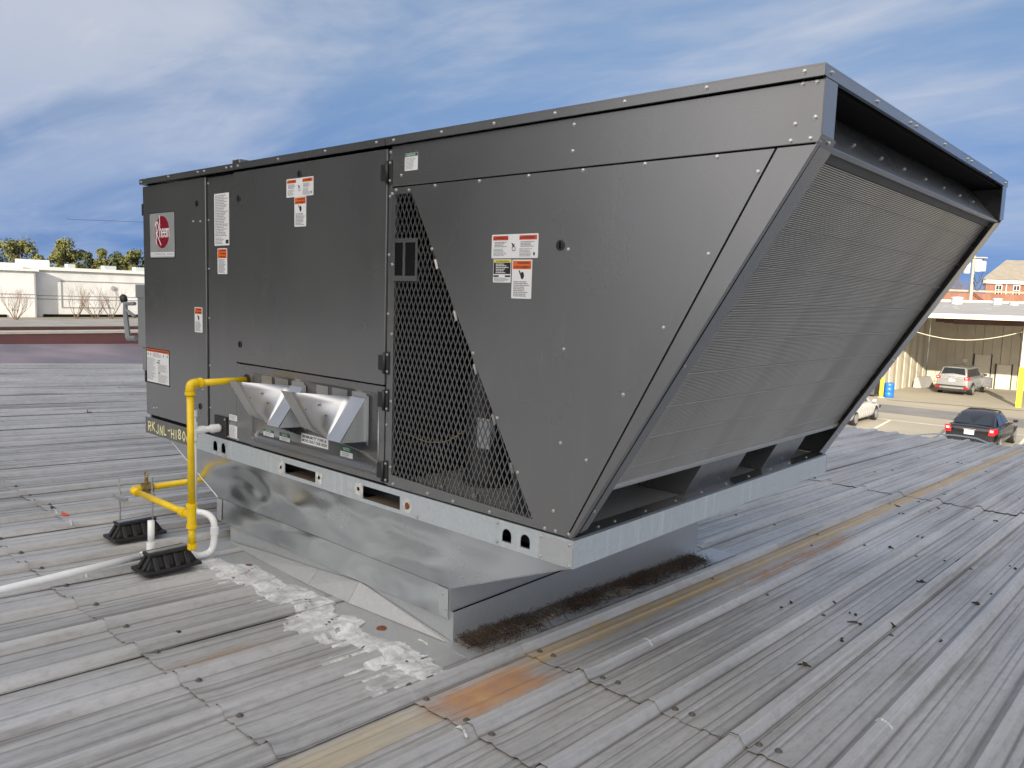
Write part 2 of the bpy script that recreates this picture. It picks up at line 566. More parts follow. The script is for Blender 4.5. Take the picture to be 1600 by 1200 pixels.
class MB:
    """collects shapes for one mesh"""

    def __init__(self):
        self.v, self.f = [], []

    def add(self, vs_, fs_):
        k = len(self.v)
        self.v += [V(a) for a in vs_]
        self.f += [tuple(i + k for i in f) for f in fs_]
        return self

    def box(self, a, b):
        (x0, y0, z0), (x1, y1, z1) = a, b
        return self.add([(x0, y0, z0), (x1, y0, z0), (x1, y1, z0), (x0, y1, z0), (x0, y0, z1), (x1, y0, z1), (x1, y1, z1), (x0, y1, z1)],
                        [(0, 3, 2, 1), (4, 5, 6, 7), (0, 1, 5, 4), (1, 2, 6, 5), (2, 3, 7, 6), (3, 0, 4, 7)])

    def hexa(self, bot, top):
        """prism between two 4-point (or n-point) loops"""
        n = len(bot)
        fs_ = [tuple(range(n - 1, -1, -1)), tuple(range(n, 2 * n))]
        fs_ += [(i, (i + 1) % n, n + (i + 1) % n, n + i) for i in range(n)]
        return self.add(list(bot) + list(top), fs_)

    def plate(self, pts, off):
        """flat polygon given thickness by an offset vector"""
        off = V(off)
        return self.hexa([V(p) for p in pts], [V(p) + off for p in pts])

    def holed(self, outer, holes, to3, n_off):
        """polygon with holes (2-D loops), mapped by to3, thickness n_off"""
        loops = [[V((p[0], p[1], 0)) for p in outer]] + [[V((p[0], p[1], 0)) for p in h] for h in holes]
        tris = tessellate_polygon(loops)
        flat = [p for lp in loops for p in lp]
        a = [V(to3(p.x, p.y)) for p in flat]
        b = [p + V(n_off) for p in a]
        n = len(a)
        fs_ = [tuple(t) for t in tris] + [tuple(n + i for i in reversed(t)) for t in tris]
        k = 0
        for lp in loops:
            m = len(lp)
            for i in range(m):
                j = (i + 1) % m
                fs_.append((k + i, k + j, n + k + j, n + k + i))
            k += m
        return self.add(a + b, fs_)

    def tube(self, path, r, seg=12, cap=True):
        path = [V(p) for p in path]
        rs = r if isinstance(r, (list, tuple)) else [r] * len(path)
        k = len(self.v)
        n = len(path)
        up = None
        for i, p in enumerate(path):
            d = (path[min(i + 1, n - 1)] - path[max(i - 1, 0)]).normalized()
            if up is None:
                up = V((0, 0, 1)) if abs(d.z) < 0.9 else V((1, 0, 0))
            a = (up - d * up.dot(d)).normalized()
            up = a
            b = d.cross(a)
            for s in range(seg):
                t = 2 * math.pi * s / seg
                self.v.append(p + (a * math.cos(t) + b * math.sin(t)) * rs[i])
        for i in range(n - 1):
            for s in range(seg):
                s2 = (s + 1) % seg
                self.f.append((k + i * seg + s, k + i * seg + s2, k + (i + 1) * seg + s2, k + (i + 1) * seg + s))
        if cap:
            self.f.append(tuple(k + s for s in range(seg - 1, -1, -1)))
            self.f.append(tuple(k + (n - 1) * seg + s for s in range(seg)))
        return self

    def lathe(self, prof, base, axis, seg=16):
        """profile of (distance along axis, radius)"""
        base, axis = V(base), V(axis).normalized()
        return self.tube_prof([(base + axis * h, r) for h, r in prof], axis, seg)

    def tube_prof(self, pts, axis, seg):
        up = V((0, 0, 1)) if abs(axis.z) < 0.9 else V((1, 0, 0))
        a = (up - axis * up.dot(axis)).normalized()
        b = axis.cross(a)
        k = len(self.v)
        for p, r in pts:
            for s in range(seg):
                t = 2 * math.pi * s / seg
                self.v.append(p + (a * math.cos(t) + b * math.sin(t)) * r)
        for i in range(len(pts) - 1):
            for s in range(seg):
                s2 = (s + 1) % seg
                self.f.append((k + i * seg + s, k + i * seg + s2, k + (i + 1) * seg + s2, k + (i + 1) * seg + s))
        self.f.append(tuple(k + s for s in range(seg - 1, -1, -1)))
        self.f.append(tuple(k + (len(pts) - 1) * seg + s for s in range(seg)))
        return self

    def build(self, name, mat, parent=None, smooth=False, bevel=0.0, origin=None, auto=False):
        o = mesh_obj(name, self.v, self.f, mat, parent, smooth, bevel, origin)
        bm = bmesh.new()
        bm.from_mesh(o.data)
        bmesh.ops.recalc_face_normals(bm, faces=bm.faces)
        bm.to_mesh(o.data)
        bm.free()
        if auto:
            for p in o.data.polygons:
                p.use_smooth = True
            o.data.set_sharp_from_angle(angle=math.radians(38))
        return o


def tag(o, label, cat, group=None):
    o['label'] = label
    o['category'] = cat
    if group:
        o['group'] = group
    return o


def struct(o):
    o['kind'] = 'structure'
    return o


def thing(name, label, cat, loc, group=None, rz=0.0):
    e = bpy.data.objects.new(name, None)
    e.empty_display_size = 0.1
    COL.objects.link(e)
    e.location = loc
    e.rotation_euler = (0, 0, rz)
    e['_o'] = tuple(loc) if rz == 0.0 else (0, 0, 0)
    return tag(e, label, cat, group)


def inst(me, name, loc, parent, rot=None, scale=None):
    """object sharing mesh data, placed in world coordinates under an unrotated parent"""
    o = bpy.data.objects.new(name, me)
    COL.objects.link(o)
    o.parent = parent
    o.location = V(loc) - V(parent['_o'])
    if rot is not None:
        o.rotation_euler = rot
    if scale is not None:
        o.scale = scale if isinstance(scale, (tuple, list)) else (scale,) * 3
    return o


def arc_path(pts, r=0.04, n=6):
    """polyline with rounded corners"""
    pts = [V(p) for p in pts]
    out = [pts[0]]
    for i in range(1, len(pts) - 1):
        a, b, c = pts[i - 1], pts[i], pts[i + 1]
        d1, d2 = (a - b), (c - b)
        rr = min(r, d1.length * 0.49, d2.length * 0.49)
        p1, p2 = b + d1.normalized() * rr, b + d2.normalized() * rr
        for k in range(n + 1):
            t = k / n
            out.append(p1 * (1 - t) ** 2 + b * 2 * t * (1 - t) + p2 * t * t)
    out.append(pts[-1])
    return out


FONT_CACHE = {}


def text_tris(s, size=1.0, shear=0.0, bold=0.0):
    """triangles of a text string from the built-in font, left-aligned at 0,0"""
    key = (s, shear, bold)
    if key not in FONT_CACHE:
        cu = bpy.data.curves.new('t', 'FONT')
        cu.body = s
        cu.size = 1.0
        cu.shear = shear
        cu.offset = bold
        cu.resolution_u = 3
        o = bpy.data.objects.new('t', cu)
        COL.objects.link(o)
        dg = bpy.context.evaluated_depsgraph_get()
        me = bpy.data.meshes.new_from_object(o.evaluated_get(dg))
        vs_ = [(v.co.x, v.co.y) for v in me.vertices]
        fs_ = [tuple(p.vertices) for p in me.polygons]
        bpy.data.objects.remove(o)
        bpy.data.curves.remove(cu)
        bpy.data.meshes.remove(me)
        FONT_CACHE[key] = (vs_, fs_)
    vs_, fs_ = FONT_CACHE[key]
    return [(x * size, y * size) for x, y in vs_], fs_


def add_text(mb, s, x, z, w, h, to3, shear=0.0, bold=0.0, center=False):
    """fit text s into width w and cap height h, lower-left corner x,z"""
    vs_, fs_ = text_tris(s, 1.0, shear, bold)
    if not vs_:
        return
    x0 = min(v[0] for v in vs_)
    x1 = max(v[0] for v in vs_)
    y0 = min(v[1] for v in vs_)
    y1 = max(v[1] for v in vs_)
    sx, sz = w / (x1 - x0), h / (y1 - y0)
    mb.add([to3(x + (a - x0) * sx, z + (b - y0) * sz) for a, b in vs_], fs_)

# ------------------------------------------------------------------ the setting
GZ = -4.6
ground = mesh_obj('ground', [(-900, -700, GZ), (900, -700, GZ), (900, 1100, GZ), (-900, 1100, GZ)], [(0, 1, 2, 3)], 'ground')
struct(ground)
land = mesh_obj('terrain', [(-900, -700, GZ - .02), (-60, -700, GZ + .004), (-60, 1100, GZ + .004), (-900, 1100, GZ + .004)], [(0, 1, 2, 3)], 'grass')
struct(land)
road = mesh_obj('road', [(-118, -60, GZ + .01), (-80, -60, GZ + .01), (-86, 120, GZ + .01), (-120.5, 120, GZ + .01)], [(0, 1, 2, 3)], 'asphalt')
struct(road)

SLOPE = -0.045
RZ0 = -0.6085
RIB0, RIBP = 1.262, 0.3055


def roof_z(y):
    return RZ0 + SLOPE * y


def prof(x):
    """R-panel: tall rib every 305 mm with two low stiffeners between"""
    u = ((x - RIB0) / RIBP + 0.5) % 1.0 - 0.5
    d = abs(u) * RIBP
    if d < 0.014:
        return 0.029
    if d < 0.038:
        return 0.029 * (0.038 - d) / 0.024
    e = abs(d - 0.098)
    if e < 0.008:
        return 0.006
    if e < 0.018:
        return 0.006 * (0.018 - e) / 0.010
    return 0.0


def flat_zone(x, y):
    """0 where the curb flashing has flattened the ribs"""
    def sm(v, a, b):
        t = max(0, min(1, (v - a) / (b - a)))
        return t * t * (3 - 2 * t)
    inx = sm(x, 0.70, 0.80) * (1 - sm(x, 2.70, 2.735))
    iny = sm(y, -0.14, -0.07) * (1 - sm(y, 2.26, 2.34))
    return 1 - inx * iny


def roof_h(x, y):
    return roof_z(y) + prof(x) * flat_zone(x, y)


metal_roof = bpy.data.objects.new('metal_roof', None)
COL.objects.link(metal_roof)
metal_roof['_o'] = (0, 0, 0)
struct(metal_roof)

RIBPTS = [-0.1528, -0.116, -0.104, -0.092, -0.080, -0.038, -0.014, 0.014, 0.038, 0.080, 0.092, 0.104, 0.116]


def roof_panel(c0, y0, y1, lift, curl):
    """one sheet, three ribs wide; its -y end lies on the sheet before it"""
    xs = []
    for k in range(4):
        cx = RIB0 + RIBP * (c0 + k)
        xs += [cx + a for a in RIBPTS if -0.06 < a < 0.045 or 0 < k < 3 or (k == 0 and a > 0) or (k == 3 and a < 0)]
    xs.append(RIB0 + RIBP * (c0 + 3) + 0.050)   # free edge of the side lap
    xs = [RIB0 + RIBP * c0 - 0.05] + xs
    n_last = len(xs) - 6
    ys = [y0, y0 + 0.03, y0 + 0.09]
    near = abs(RIB0 + RIBP * c0 - 2) < 4
    step = 0.16 if (near and y0 < 4) else 0.8
    yy = y0 + 0.22
    while yy < y1 - 0.1:
        ys.append(yy)
        yy += step
    ys += [-0.14, -0.12, -0.10, -0.085, -0.07, 2.26, 2.29, 2.315, 2.34] if near else []
    ys = sorted(set(round(a, 4) for a in ys if y0 <= a <= y1)) + [y1]
    sd_ = c0 * 1.7 + y0
    vs_, fs_ = [], []
    for y in ys:
        e = max(0, 1 - (y - y0) / 0.09)
        for i, x in enumerate(xs):
            w = noise.noise(V((x * 1.3, y * 0.7, sd_))) * 0.003
            cu = curl * e * e * (0.5 + 0.9 * noise.noise(V((x * 5, sd_, 3))))
            lap = 0.0042 + (0.004 * (0.5 + noise.noise(V((y * 1.1, sd_, 2)))) if i == len(xs) - 1 else 0.0) if i > n_last else 0.0
            jag = 0.012 * noise.noise(V((x * 4, 7.7, sd_))) * e
            vs_.append((x, y + jag, roof_h(x, y) + lift + w + max(0, cu) + lap))
    n = len(xs)
    for j in range(len(ys) - 1):
        for i in range(n - 1):
            a = j * n + i
            fs_.append((a, a + 1, a + n + 1, a + n))
    o = mesh_obj('roof_panel', vs_, fs_, 'roof', metal_roof)
    so = o.modifiers.new('sheet', 'SOLIDIFY')
    so.thickness = 0.0012
    so.offset = -1
    return o


def edge_y(x):
    return 10.6 + 0.25 * max(0, x - 1.2) * 0.9


for c0 in range(-40, 30, 3):
    x_mid = RIB0 + RIBP * (c0 + 1)
    if x_mid < -11.6:
        continue
    if x_mid > 2.6:
        laps = [-0.33, 0.25, 5.6 + 0.3 * math.sin(c0)]
    elif x_mid > 0.0:
        laps = [-0.85, 5.3]
    else:
        laps = [-0.44, 5.3]
    cuts = [-14.0] + laps + [edge_y(x_mid)]
    for i in range(len(cuts) - 1):
        roof_panel(c0, cuts[i], cuts[i + 1] + (0.12 if i < len(cuts) - 2 else 0.0), 0.0034 * i + (c0 % 2) * 0.0005, 0.009)

# roof deck, walls of this building under the sheets
mesh_b = MB().box((-12.0, -14, GZ), (9.3, 10.25, -1.6))
under = mesh_b.build('roof_deck', 'tan_wall')
struct(under)
under['_o'] = (0, 0, 0)
d2 = MB().hexa([(-11.9, -13.9, -1.6), (9.2, -13.9, -1.6), (9.2, 10.2, -1.6), (-11.9, 10.2, -1.6)],
               [(-11.9, -13.9, roof_z(-13.9) - .03), (9.2, -13.9, roof_z(-13.9) - .03), (9.2, 10.2, roof_z(10.2) - .03), (-11.9, 10.2, roof_z(10.2) - .03)])
d2.build('deck_board', 'dark', under)

# eave: bent trim that has come loose in two places
tr = MB()
xs_ = [-3 + 0.25 * k for k in range(50)]
for k in range(len(xs_) - 1):
    a, b = xs_[k], xs_[k + 1]
    za, zb = roof_z(edge_y(a)), roof_z(edge_y(b))
    tr.hexa([(a, edge_y(a) + .02, za - .16), (b, edge_y(b) + .02, zb - .16), (b, edge_y(b) + .05, zb - .16), (a, edge_y(a) + .05, za - .16)],
            [(a, edge_y(a) + .02, za - .03), (b, edge_y(b) + .02, zb - .03), (b, edge_y(b) + .05, zb - .03), (a, edge_y(a) + .05, za - .03)])
tr.build('eave_trim', 'galv_dull', metal_roof)
for pts in ([(1.55, 10.62, .01), (1.75, 10.70, .05), (2.0, 10.85, .055), (2.25, 10.95, .04), (2.42, 11.0, -.02)], [(2.7, 11.08, .0), (2.95, 11.15, .03), (3.2, 11.2, .0)]):
    fl = MB()
    prv = None
    for x, y, dz in pts:
        z = roof_z(y) + dz
        q = [(x, y, z), (x, y + .05, z + .012), (x, y + .05, z + .016), (x, y, z + .004)]
        if prv:
            fl.hexa(prv, q)
        prv = q
    fl.build('loose_flashing', 'galv_bright', metal_roof)

# fasteners in the sheets
sm = MB().lathe([(0, 0.011), (0.002, 0.011), (0.0025, 0.006), (0.007, 0.006), (0.0085, 0.003)], (0, 0, 0), (0, 0, 1), 8)
scr_o = sm.build('roof_screw', 'screw_old')
scr_me = scr_o.data
bpy.data.objects.remove(scr_o)
sm = MB().lathe([(0, 0.0066), (0.0015, 0.0066), (0.0017, 0.0046), (0.0045, 0.0046), (0.0055, 0.0026)], (0, 0, 0), (0, 0, 1), 8)
so_ = sm.build('screw', 'screw')
screw_me = so_.data
bpy.data.objects.remove(so_)
rnd = random.Random(3)
nscr = 0
for y in (-2.4, 1.72, 3.25, 4.8, 6.4, 8.0, 9.6):
    for k in range(-16, 14):
        x = RIB0 + RIBP * k + 0.06
        if 0.6 < x < 2.75 and 0 < y < 2.3:
            continue
        if rnd.random() < 0.25:
            continue
        yy = y + rnd.uniform(-.03, .03)
        inst(scr_me, 'roof_screw', (x, yy, roof_h(x, yy) + 0.006), metal_roof)
        nscr += 1
for k in range(-8, 9):
    x = RIB0 + RIBP * k
    y = -0.85 if 0 < x < 2.7 else (-0.33 if x > 2.7 else -0.44)
    for dx in (0.055, -0.06):
        if rnd.random() < 0.3 and dx < 0:
            continue
        yy = y + rnd.uniform(.035, .07)
        inst(scr_me, 'roof_screw', (x + dx, yy, roof_h(x + dx, yy) + .006), metal_roof, scale=1.15)
    if x > 2.7:
        inst(scr_me, 'roof_screw', (x + .06, .25 + .06, roof_h(x + .06, .31) + .009), metal_roof, scale=1.15)
        inst(scr_me, 'roof_screw', (x + .12, .25 + .07, roof_h(x + .12, .31) + .009), metal_roof, scale=1.15)

# curb flashing pan and the flaking sealant along its edge
fl = MB()
xs_ = [0.74 + 0.02 * k for k in range(99)]
ys_ = [-0.20, -0.18, -0.14, -0.12, -0.10, -0.085, -0.07, 0.0, 0.11]
n = len(xs_)
for y in ys_:
    for x in xs_:
        fl.v.append(V((x, y, roof_h(x, y) + 0.006 + 0.002 * noise.noise(V((x * 6, y * 6, 1))))))
for j in range(len(ys_) - 1):
    for i in range(n - 1):
        a = j * n + i
        fl.f.append((a, a + 1, a + n + 1, a + n))
fl.build('curb_flashing', 'galv_dull', metal_roof)
fl = MB().hexa([(2.55, .05, roof_z(.05) + .004), (2.715, .05, roof_z(.05) + .004), (2.715, 2.3, roof_z(2.3) + .004), (2.55, 2.3, roof_z(2.3) + .004)],
               [(2.55, .05, roof_z(.05) + .009), (2.715, .05, roof_z(.05) + .009), (2.715, 2.3, roof_z(2.3) + .009), (2.55, 2.3, roof_z(2.3) + .009)])
fl.build('curb_flashing', 'galv_dull', metal_roof)

sv, sf = [], []
STEP = 0.011
nx, ny = int(1.75 / STEP), int(0.48 / STEP)
idx = {}


def seal_mask(x, y):
    """how much sealant is left: thick along the flashing edge, ragged outwards"""
    c = -0.135 - 0.03 * math.sin(x * 3) - 0.05 * max(0, x - 2.2)
    d = (y - c)
    w = (0.23 if d < 0 else 0.13) * (0.50 + 0.50 * min(1, max(0, (x - 0.95) / 0.8)))
    return 1 - abs(d) / w + 0.70 * noise.fractal(V((x * 5, y * 7, 4)), 1.1, 2.0, 5)


for i in range(nx):
    for j in range(ny):
        x, y = 1.0 + i * STEP, -0.46 + j * STEP
        m = seal_mask(x, y)
        t = max(0.0, min(1.0, m))
        z = roof_h(x, y) + (0.010 if y > -0.2 else 0.004) + 0.0008 * t + 0.0008 * t * noise.fractal(V((x * 14, y * 14, 9)), 1.0, 2.0, 3)
        idx[i, j] = len(sv)
        sv.append((x, y, z))
for i in range(nx - 1):
    for j in range(ny - 1):
        x, y = 1.0 + (i + .5) * STEP, -0.46 + (j + .5) * STEP
        if seal_mask(x, y) > 0.24 and abs(noise.noise(V((x * 5, y * 3 + x * 2, 2)))) > 0.012:
            sf.append((idx[i, j], idx[i + 1, j], idx[i + 1, j + 1], idx[i, j + 1]))
seal = mesh_obj('sealant', sv, sf, 'sealant', metal_roof, smooth=True)
seal['kind'] = 'stuff'
# sealant dabs torn off on the ribs
for x, y in ((3.037, .70), (3.684, .69), (3.991, .75), (1.012, -.70), (3.15, -.37), (2.76, .26), (1.41, 3.37), (-.27, -.43), (.10, -.45), (2.62, .02), (2.49, 2.27)):
    kx = round((x - RIB0) / RIBP)
    xc = RIB0 + kx * RIBP
    m = MB()
    L = []
    for i in range(7):
        xx = xc - 0.030 + 0.010 * i
        wob = 0.012 * noise.noise(V((xx * 20, y * 9, 1)))
        L.append([(xx, y + wob - 0.007, roof_h(xx, y) + .005), (xx, y + wob + .007, roof_h(xx, y) + .005), (xx, y + wob + .004, roof_h(xx, y) + .011), (xx, y + wob - .004, roof_h(xx, y) + .011)])
    for i in range(6):
        m.hexa(L[i], L[i + 1])
    m.build('sealant_dab', 'sealant', metal_roof, smooth=True)
# rusty caps of old fixings in the flashing
for x, y in ((1.23, -.036), (2.268, -.021)):
    MB().lathe([(0, .022), (.003, .02), (.004, .012)], (x, y, roof_z(y) + .007), (0, 0, 1), 14).build('fixing_cap', 'rust', metal_roof)

# pine needles swept against the curb, silt under them
nd = MB()
rnd = random.Random(11)
for k in range(6500):
    y = rnd.uniform(0.12, 2.02)
    dens = 0.12 + 0.9 * max(0, noise.noise(V((y * 2.4, 3, 0))) + .40)
    if rnd.random() > dens:
        continue
    x = 2.575 + abs(rnd.gauss(0, 0.060)) + 0.005
    if x > 2.735:
        continue
    h = rnd.random() ** 1.6 * 0.030
    a = rnd.uniform(0, math.pi)
    L = rnd.uniform(.018, .05)
    d = V((math.cos(a), math.sin(a), rnd.uniform(-.3, .3))) * L
    p = V((x, y, roof_z(y) + .010 + h))
    s = V((-d.y, d.x, 0)).normalized() * .0011
    nd.add([p - d - s, p - d + s, p + d + s, p + d - s], [(0, 1, 2, 3)])
nd_o = nd.build('pine_needles', 'needles')
nd_o['kind'] = 'stuff'
nd_o['label'] = 'drift of brown pine needles along the foot of the roof curb'
nd_o['category'] = 'pine needles'
sl_ = MB()
L = []
for k in range(60):
    y = 0.12 + k * 0.0325
    w = 0.06 + 0.05 * noise.noise(V((y * 3, 1, 1)))
    z = roof_z(y)
    h = 0.007 + .006 * noise.noise(V((y * 4, 5, 1)))
    L.append([(2.563, y, z + .010), (2.60 + w, y, z + .0095), (2.59 + w * .6, y, z + .010 + h), (2.563, y, z + .012 + h * 1.1)])
for k in range(59):
    sl_.hexa(L[k], L[k + 1])
s_o = sl_.build('silt', 'silt', smooth=True)
s_o['kind'] = 'stuff'
s_o['label'] = 'strip of grey brown silt lying under the pine needles'
s_o['category'] = 'silt'

# twigs, leaf scraps and seed pods blown over the sheets
lt = MB()
spots = [(2.953, 2.884), (3.922, 2.529), (3.035, 4.504), (3.272, 3.3), (3.619, 2.684), (3.6, 3.274), (3.584, 4.902), (3.933, 3.491), (3.958, 2.804), (3.682, 3.364), (3.263, 1.627), (3.546, 1.822), (3.465, 1.881), (3.275, 1.712), (3.061, 5.768), (3.523, 6.262), (3.619, 1.426), (3.605, 1.706), (3.97, 1.797), (3.606, 1.044)]
for k in range(90):
    spots.append((rnd.uniform(-7, 5.5), rnd.uniform(-1.0, 10)))
for x, y in spots:
    if .7 < x < 2.8 and -.3 < y < 2.4:
        continue
    for q in range(rnd.choice((1, 1, 1, 2))):
        a = rnd.gauss(math.pi / 2, .9)
        L = rnd.uniform(.012, .06)
        cx, cy = x + rnd.uniform(-.03, .03), y + rnd.uniform(-.03, .03)
        p0 = V((cx - math.cos(a) * L / 2, cy - math.sin(a) * L / 2, 0))
        p1 = V((cx + math.cos(a) * L / 2, cy + math.sin(a) * L / 2, 0))
        pm = (p0 + p1) / 2 + V((rnd.uniform(-.008, .008), rnd.uniform(-.008, .008), 0))
        pth = []
        for p in (p0, pm, p1):
            pth.append((p.x, p.y, roof_h(p.x, p.y) + .014))
        lt.tube(pth, [.003, .0045, .002], 5)
    if rnd.random() < .35:
        r = rnd.uniform(.008, .014)
        lt.lathe([(0, r * .5), (r * .6, r), (r * 1.2, r * .4)], (x + .02, y, roof_h(x + .02, y) + .007), (0, 0, 1), 7)
lo = lt.build('leaf_litter', 'litter')
lo['kind'] = 'stuff'
lo['label'] = 'dark twigs and leaf scraps scattered over the metal roof'
lo['category'] = 'leaf litter'

# ------------------------------------------------------------------ rooftop unit
HT = 1.386            # top of lid above base rail
LT, LB, LR, WD = 3.9412, 3.2173, 3.2314, 2.2121
Z1 = HT - 0.1717      # bottom of the vertical end
unit = thing('rooftop_air_conditioner', 'large dark grey packaged rooftop air conditioner with a slanted condenser coil end', 'air conditioner', (1.6, 1.1, -0.0973))
SXZ = lambda y: (lambda x, z: (x, y, z))
ROTY = (math.pi / 2, 0, 0)                 # screw axis towards -y
ROTX = (0, math.pi / 2, 0)                 # screw axis towards +x


def panel(name, x0, x1, z0, z1, y=0.0, t=0.02, mat='paint', bev=0.0025, par=None):
    return MB().box((x0, y, z0), (x1, y + t, z1)).build(name, mat, par or unit, bevel=bev)


# carcass behind the skins: solid air-handler half, hollow condenser half
MB().box((0.012, 0.024, 0.0), (2.236, WD - .02, HT - .034)).build('carcass', 'dark', unit)
panel('corner_door', 0.0, 0.752, 0.016, 1.346)
panel('service_panel', 0.766, 1.048, 0.004, 1.342, y=0.006)
panel('service_panel', 1.0485, 1.196, 0.004, 0.404, y=0.0065)
door = panel('blower_door', 1.050, 2.240, 0.412, 1.344, y=-0.006, t=0.026)
panel('hinge_stile', 2.2435, 2.2595, 0.003, 1.343, y=0.003, t=.02)
MB().box((0.0, WD - .018, 0.0), (2.25, WD, 1.345)).build('rear_panel', 'paint', unit, bevel=.002)
MB().box((-0.004, 0.022, 0.0), (0.011, WD - .019, 1.345)).build('end_panel', 'paint', unit, bevel=.002)
MB().box((0.7535, 0.012, 0.02), (0.7645, 0.0235, 1.34)).build('door_gap', 'dark', unit)

# burner access panel with pressed recess
bp = MB()
rx0, rx1, rz0, rz1 = 1.222, 2.196, 0.052, 0.376


def rrect(x0, x1, z0, z1, r, n=4):
    out = []
    for cx, cz, a0 in ((x1 - r, z1 - r, 0), (x0 + r, z1 - r, 90), (x0 + r, z0 + r, 180), (x1 - r, z0 + r, 270)):
        for k in range(n + 1):
            a = math.radians(a0 + 90 * k / n)
            out.append((cx + r * math.cos(a), cz + r * math.sin(a)))
    return out


outer = [(1.198, 0.006), (2.240, 0.006), (2.240, 0.405), (1.198, 0.405)]
hole = rrect(rx0, rx1, rz0, rz1, 0.03)
bp.holed(outer, [hole], SXZ(0.0), (0, .016, 0))
inner = rrect(rx0 + .016, rx1 - .016, rz0 + .016, rz1 - .016, 0.024)
k0 = len(bp.v)
n = len(hole)
bp.v += [V((x, 0.0005, z)) for x, z in hole] + [V((x, 0.014, z)) for x, z in inner]
for i in range(n):
    j = (i + 1) % n
    bp.f.append((k0 + i, k0 + j, k0 + n + j, k0 + n + i))
bp.f.append(tuple(k0 + n + i for i in range(n)))
bp.build('burner_panel', 'paint', unit, auto=True)
# pressed rib round the lower edge of the recess
MB().tube(arc_path([(1.212, -.001, .30), (1.212, -.001, .034), (2.204, -.001, .034), (2.204, -.001, .30)], .03), .0035, 8).build('pressed_rib', 'paint', unit, smooth=True)

# condenser half: top strip, mesh panel, slant strip
MB().plate([(2.262, 0, 1.1975), (3.936, 0, 1.1975), (3.9412, 0, 1.2143), (3.9412, 0, 1.352), (2.262, 0, 1.352)], (0, .018, 0)).build('top_strip', 'paint', unit, bevel=.002)
mesh_poly = [(2.288, 0.05), (3.046, 0.03), (2.384, 1.166), (2.288, 1.166)]
pp = MB()
pp.holed([(2.262, 0.003), (3.194, 0.003), (3.8215, 1.1925), (2.262, 1.1925)], [mesh_poly], SXZ(0.0), (0, .016, 0))
cond = pp.build('condenser_panel', 'paint', unit)
MB().plate([(3.1995, 0, .003), (3.2155, 0, .003), (3.9335, 0, 1.1935), (3.8275, 0, 1.1935)], (0, .016, 0)).build('slant_strip', 'paint', unit, bevel=.002)
MB().plate([(2.27, .012, .004), (3.21, .012, .004), (3.93, .012, 1.2), (3.93, .012, 1.34), (2.27, .012, 1.34), (2.27, .012, 1.19), (2.36, .012, 1.19), (2.36, .012, 1.175), (2.27, .012, 1.175)][:0] or [(3.19, .017, .004), (3.222, .017, .004), (3.936, .017, 1.2), (3.81, .017, 1.2)], (0, .004, 0)).build('seam_backing', 'dark', unit)
MB().box((2.262, .017, 1.188), (3.93, .021, 1.205)).build('seam_backing', 'dark', unit)

# expanded-metal grille: two families of strands clipped to the opening


def clip_line(p, d, poly):
    """segment of line p+td inside convex polygon"""
    t0, t1 = -9.0, 9.0
    n = len(poly)
    area = sum(poly[i][0] * poly[(i + 1) % n][1] - poly[(i + 1) % n][0] * poly[i][1] for i in range(n))
    sg = 1 if area > 0 else -1
    for i in range(n):
        a, b = poly[i], poly[(i + 1) % n]
        ex, ez = b[0] - a[0], b[1] - a[1]
        nx_, nz_ = -ez * sg, ex * sg
        den = nx_ * d[0] + nz_ * d[1]
        num = nx_ * (p[0] - a[0]) + nz_ * (p[1] - a[1])
        if abs(den) < 1e-9:
            if num < 0:
                return None
            continue
        t = -num / den
        if den > 0:
            t0 = max(t0, t)
        else:
            t1 = min(t1, t)
    return (t0, t1) if t1 - t0 > 0.004 else None


gr = MB()
PX, PZ = 0.0252, 0.0545
for fam in (1, -1):
    dx, dz = fam * PX, PZ
    L = math.hypot(dx, dz)
    d = (dx / L, dz / L)
    for k in range(-60, 80):
        p = (2.288 + k * PX, 0.05)
        c = clip_line(p, d, mesh_poly)
        if not c:
            continue
        a = (p[0] + d[0] * c[0], p[1] + d[1] * c[0])
        b = (p[0] + d[0] * c[1], p[1] + d[1] * c[1])
        nx_, nz_ = -d[1] * .0016, d[0] * .0016
        y0, y1 = (0.002, 0.0055) if fam > 0 else (0.0038, 0.0073)
        gr.hexa([(a[0] - nx_, y0, a[1] - nz_), (b[0] - nx_, y0, b[1] - nz_), (b[0] - nx_, y1, b[1] - nz_), (a[0] - nx_, y1, a[1] - nz_)],
                [(a[0] + nx_, y0, a[1] + nz_), (b[0] + nx_, y0, b[1] + nz_), (b[0] + nx_, y1, b[1] + nz_), (a[0] + nx_, y1, a[1] + nz_)])
gr.build('grille', 'paint', cond)
sp_ = MB()
sp_.holed([(2.262, .832), (2.424, .832), (2.424, .996), (2.262, .996)], [[(2.281, .852), (2.339, .852), (2.339, .980), (2.281, .980)], [(2.352, .852), (2.412, .852), (2.412, .980), (2.352, .980)]], SXZ(-.0015), (0, .003, 0))
sp_.build('hand_slot', 'paint', cond)
MB().box((2.27, .00155, .84), (2.418, .00195, .99)).build('slot_backing', 'dark', cond)
# louvre tongues bent at the long edge of the grille
for t in (0.22, 0.385, 0.55, 0.70, 0.84):
    x = 2.384 + (3.046 - 2.384) * t
    z = 1.166 - 1.136 * t
    MB().plate([(x + .001, -.001, z), (x + .016, -.001, z - .034), (x + .010, -.006, z - .040), (x - .004, -.006, z - .004)], (0.0, -.0012, 0)).build('bent_tab', 'paint', cond)

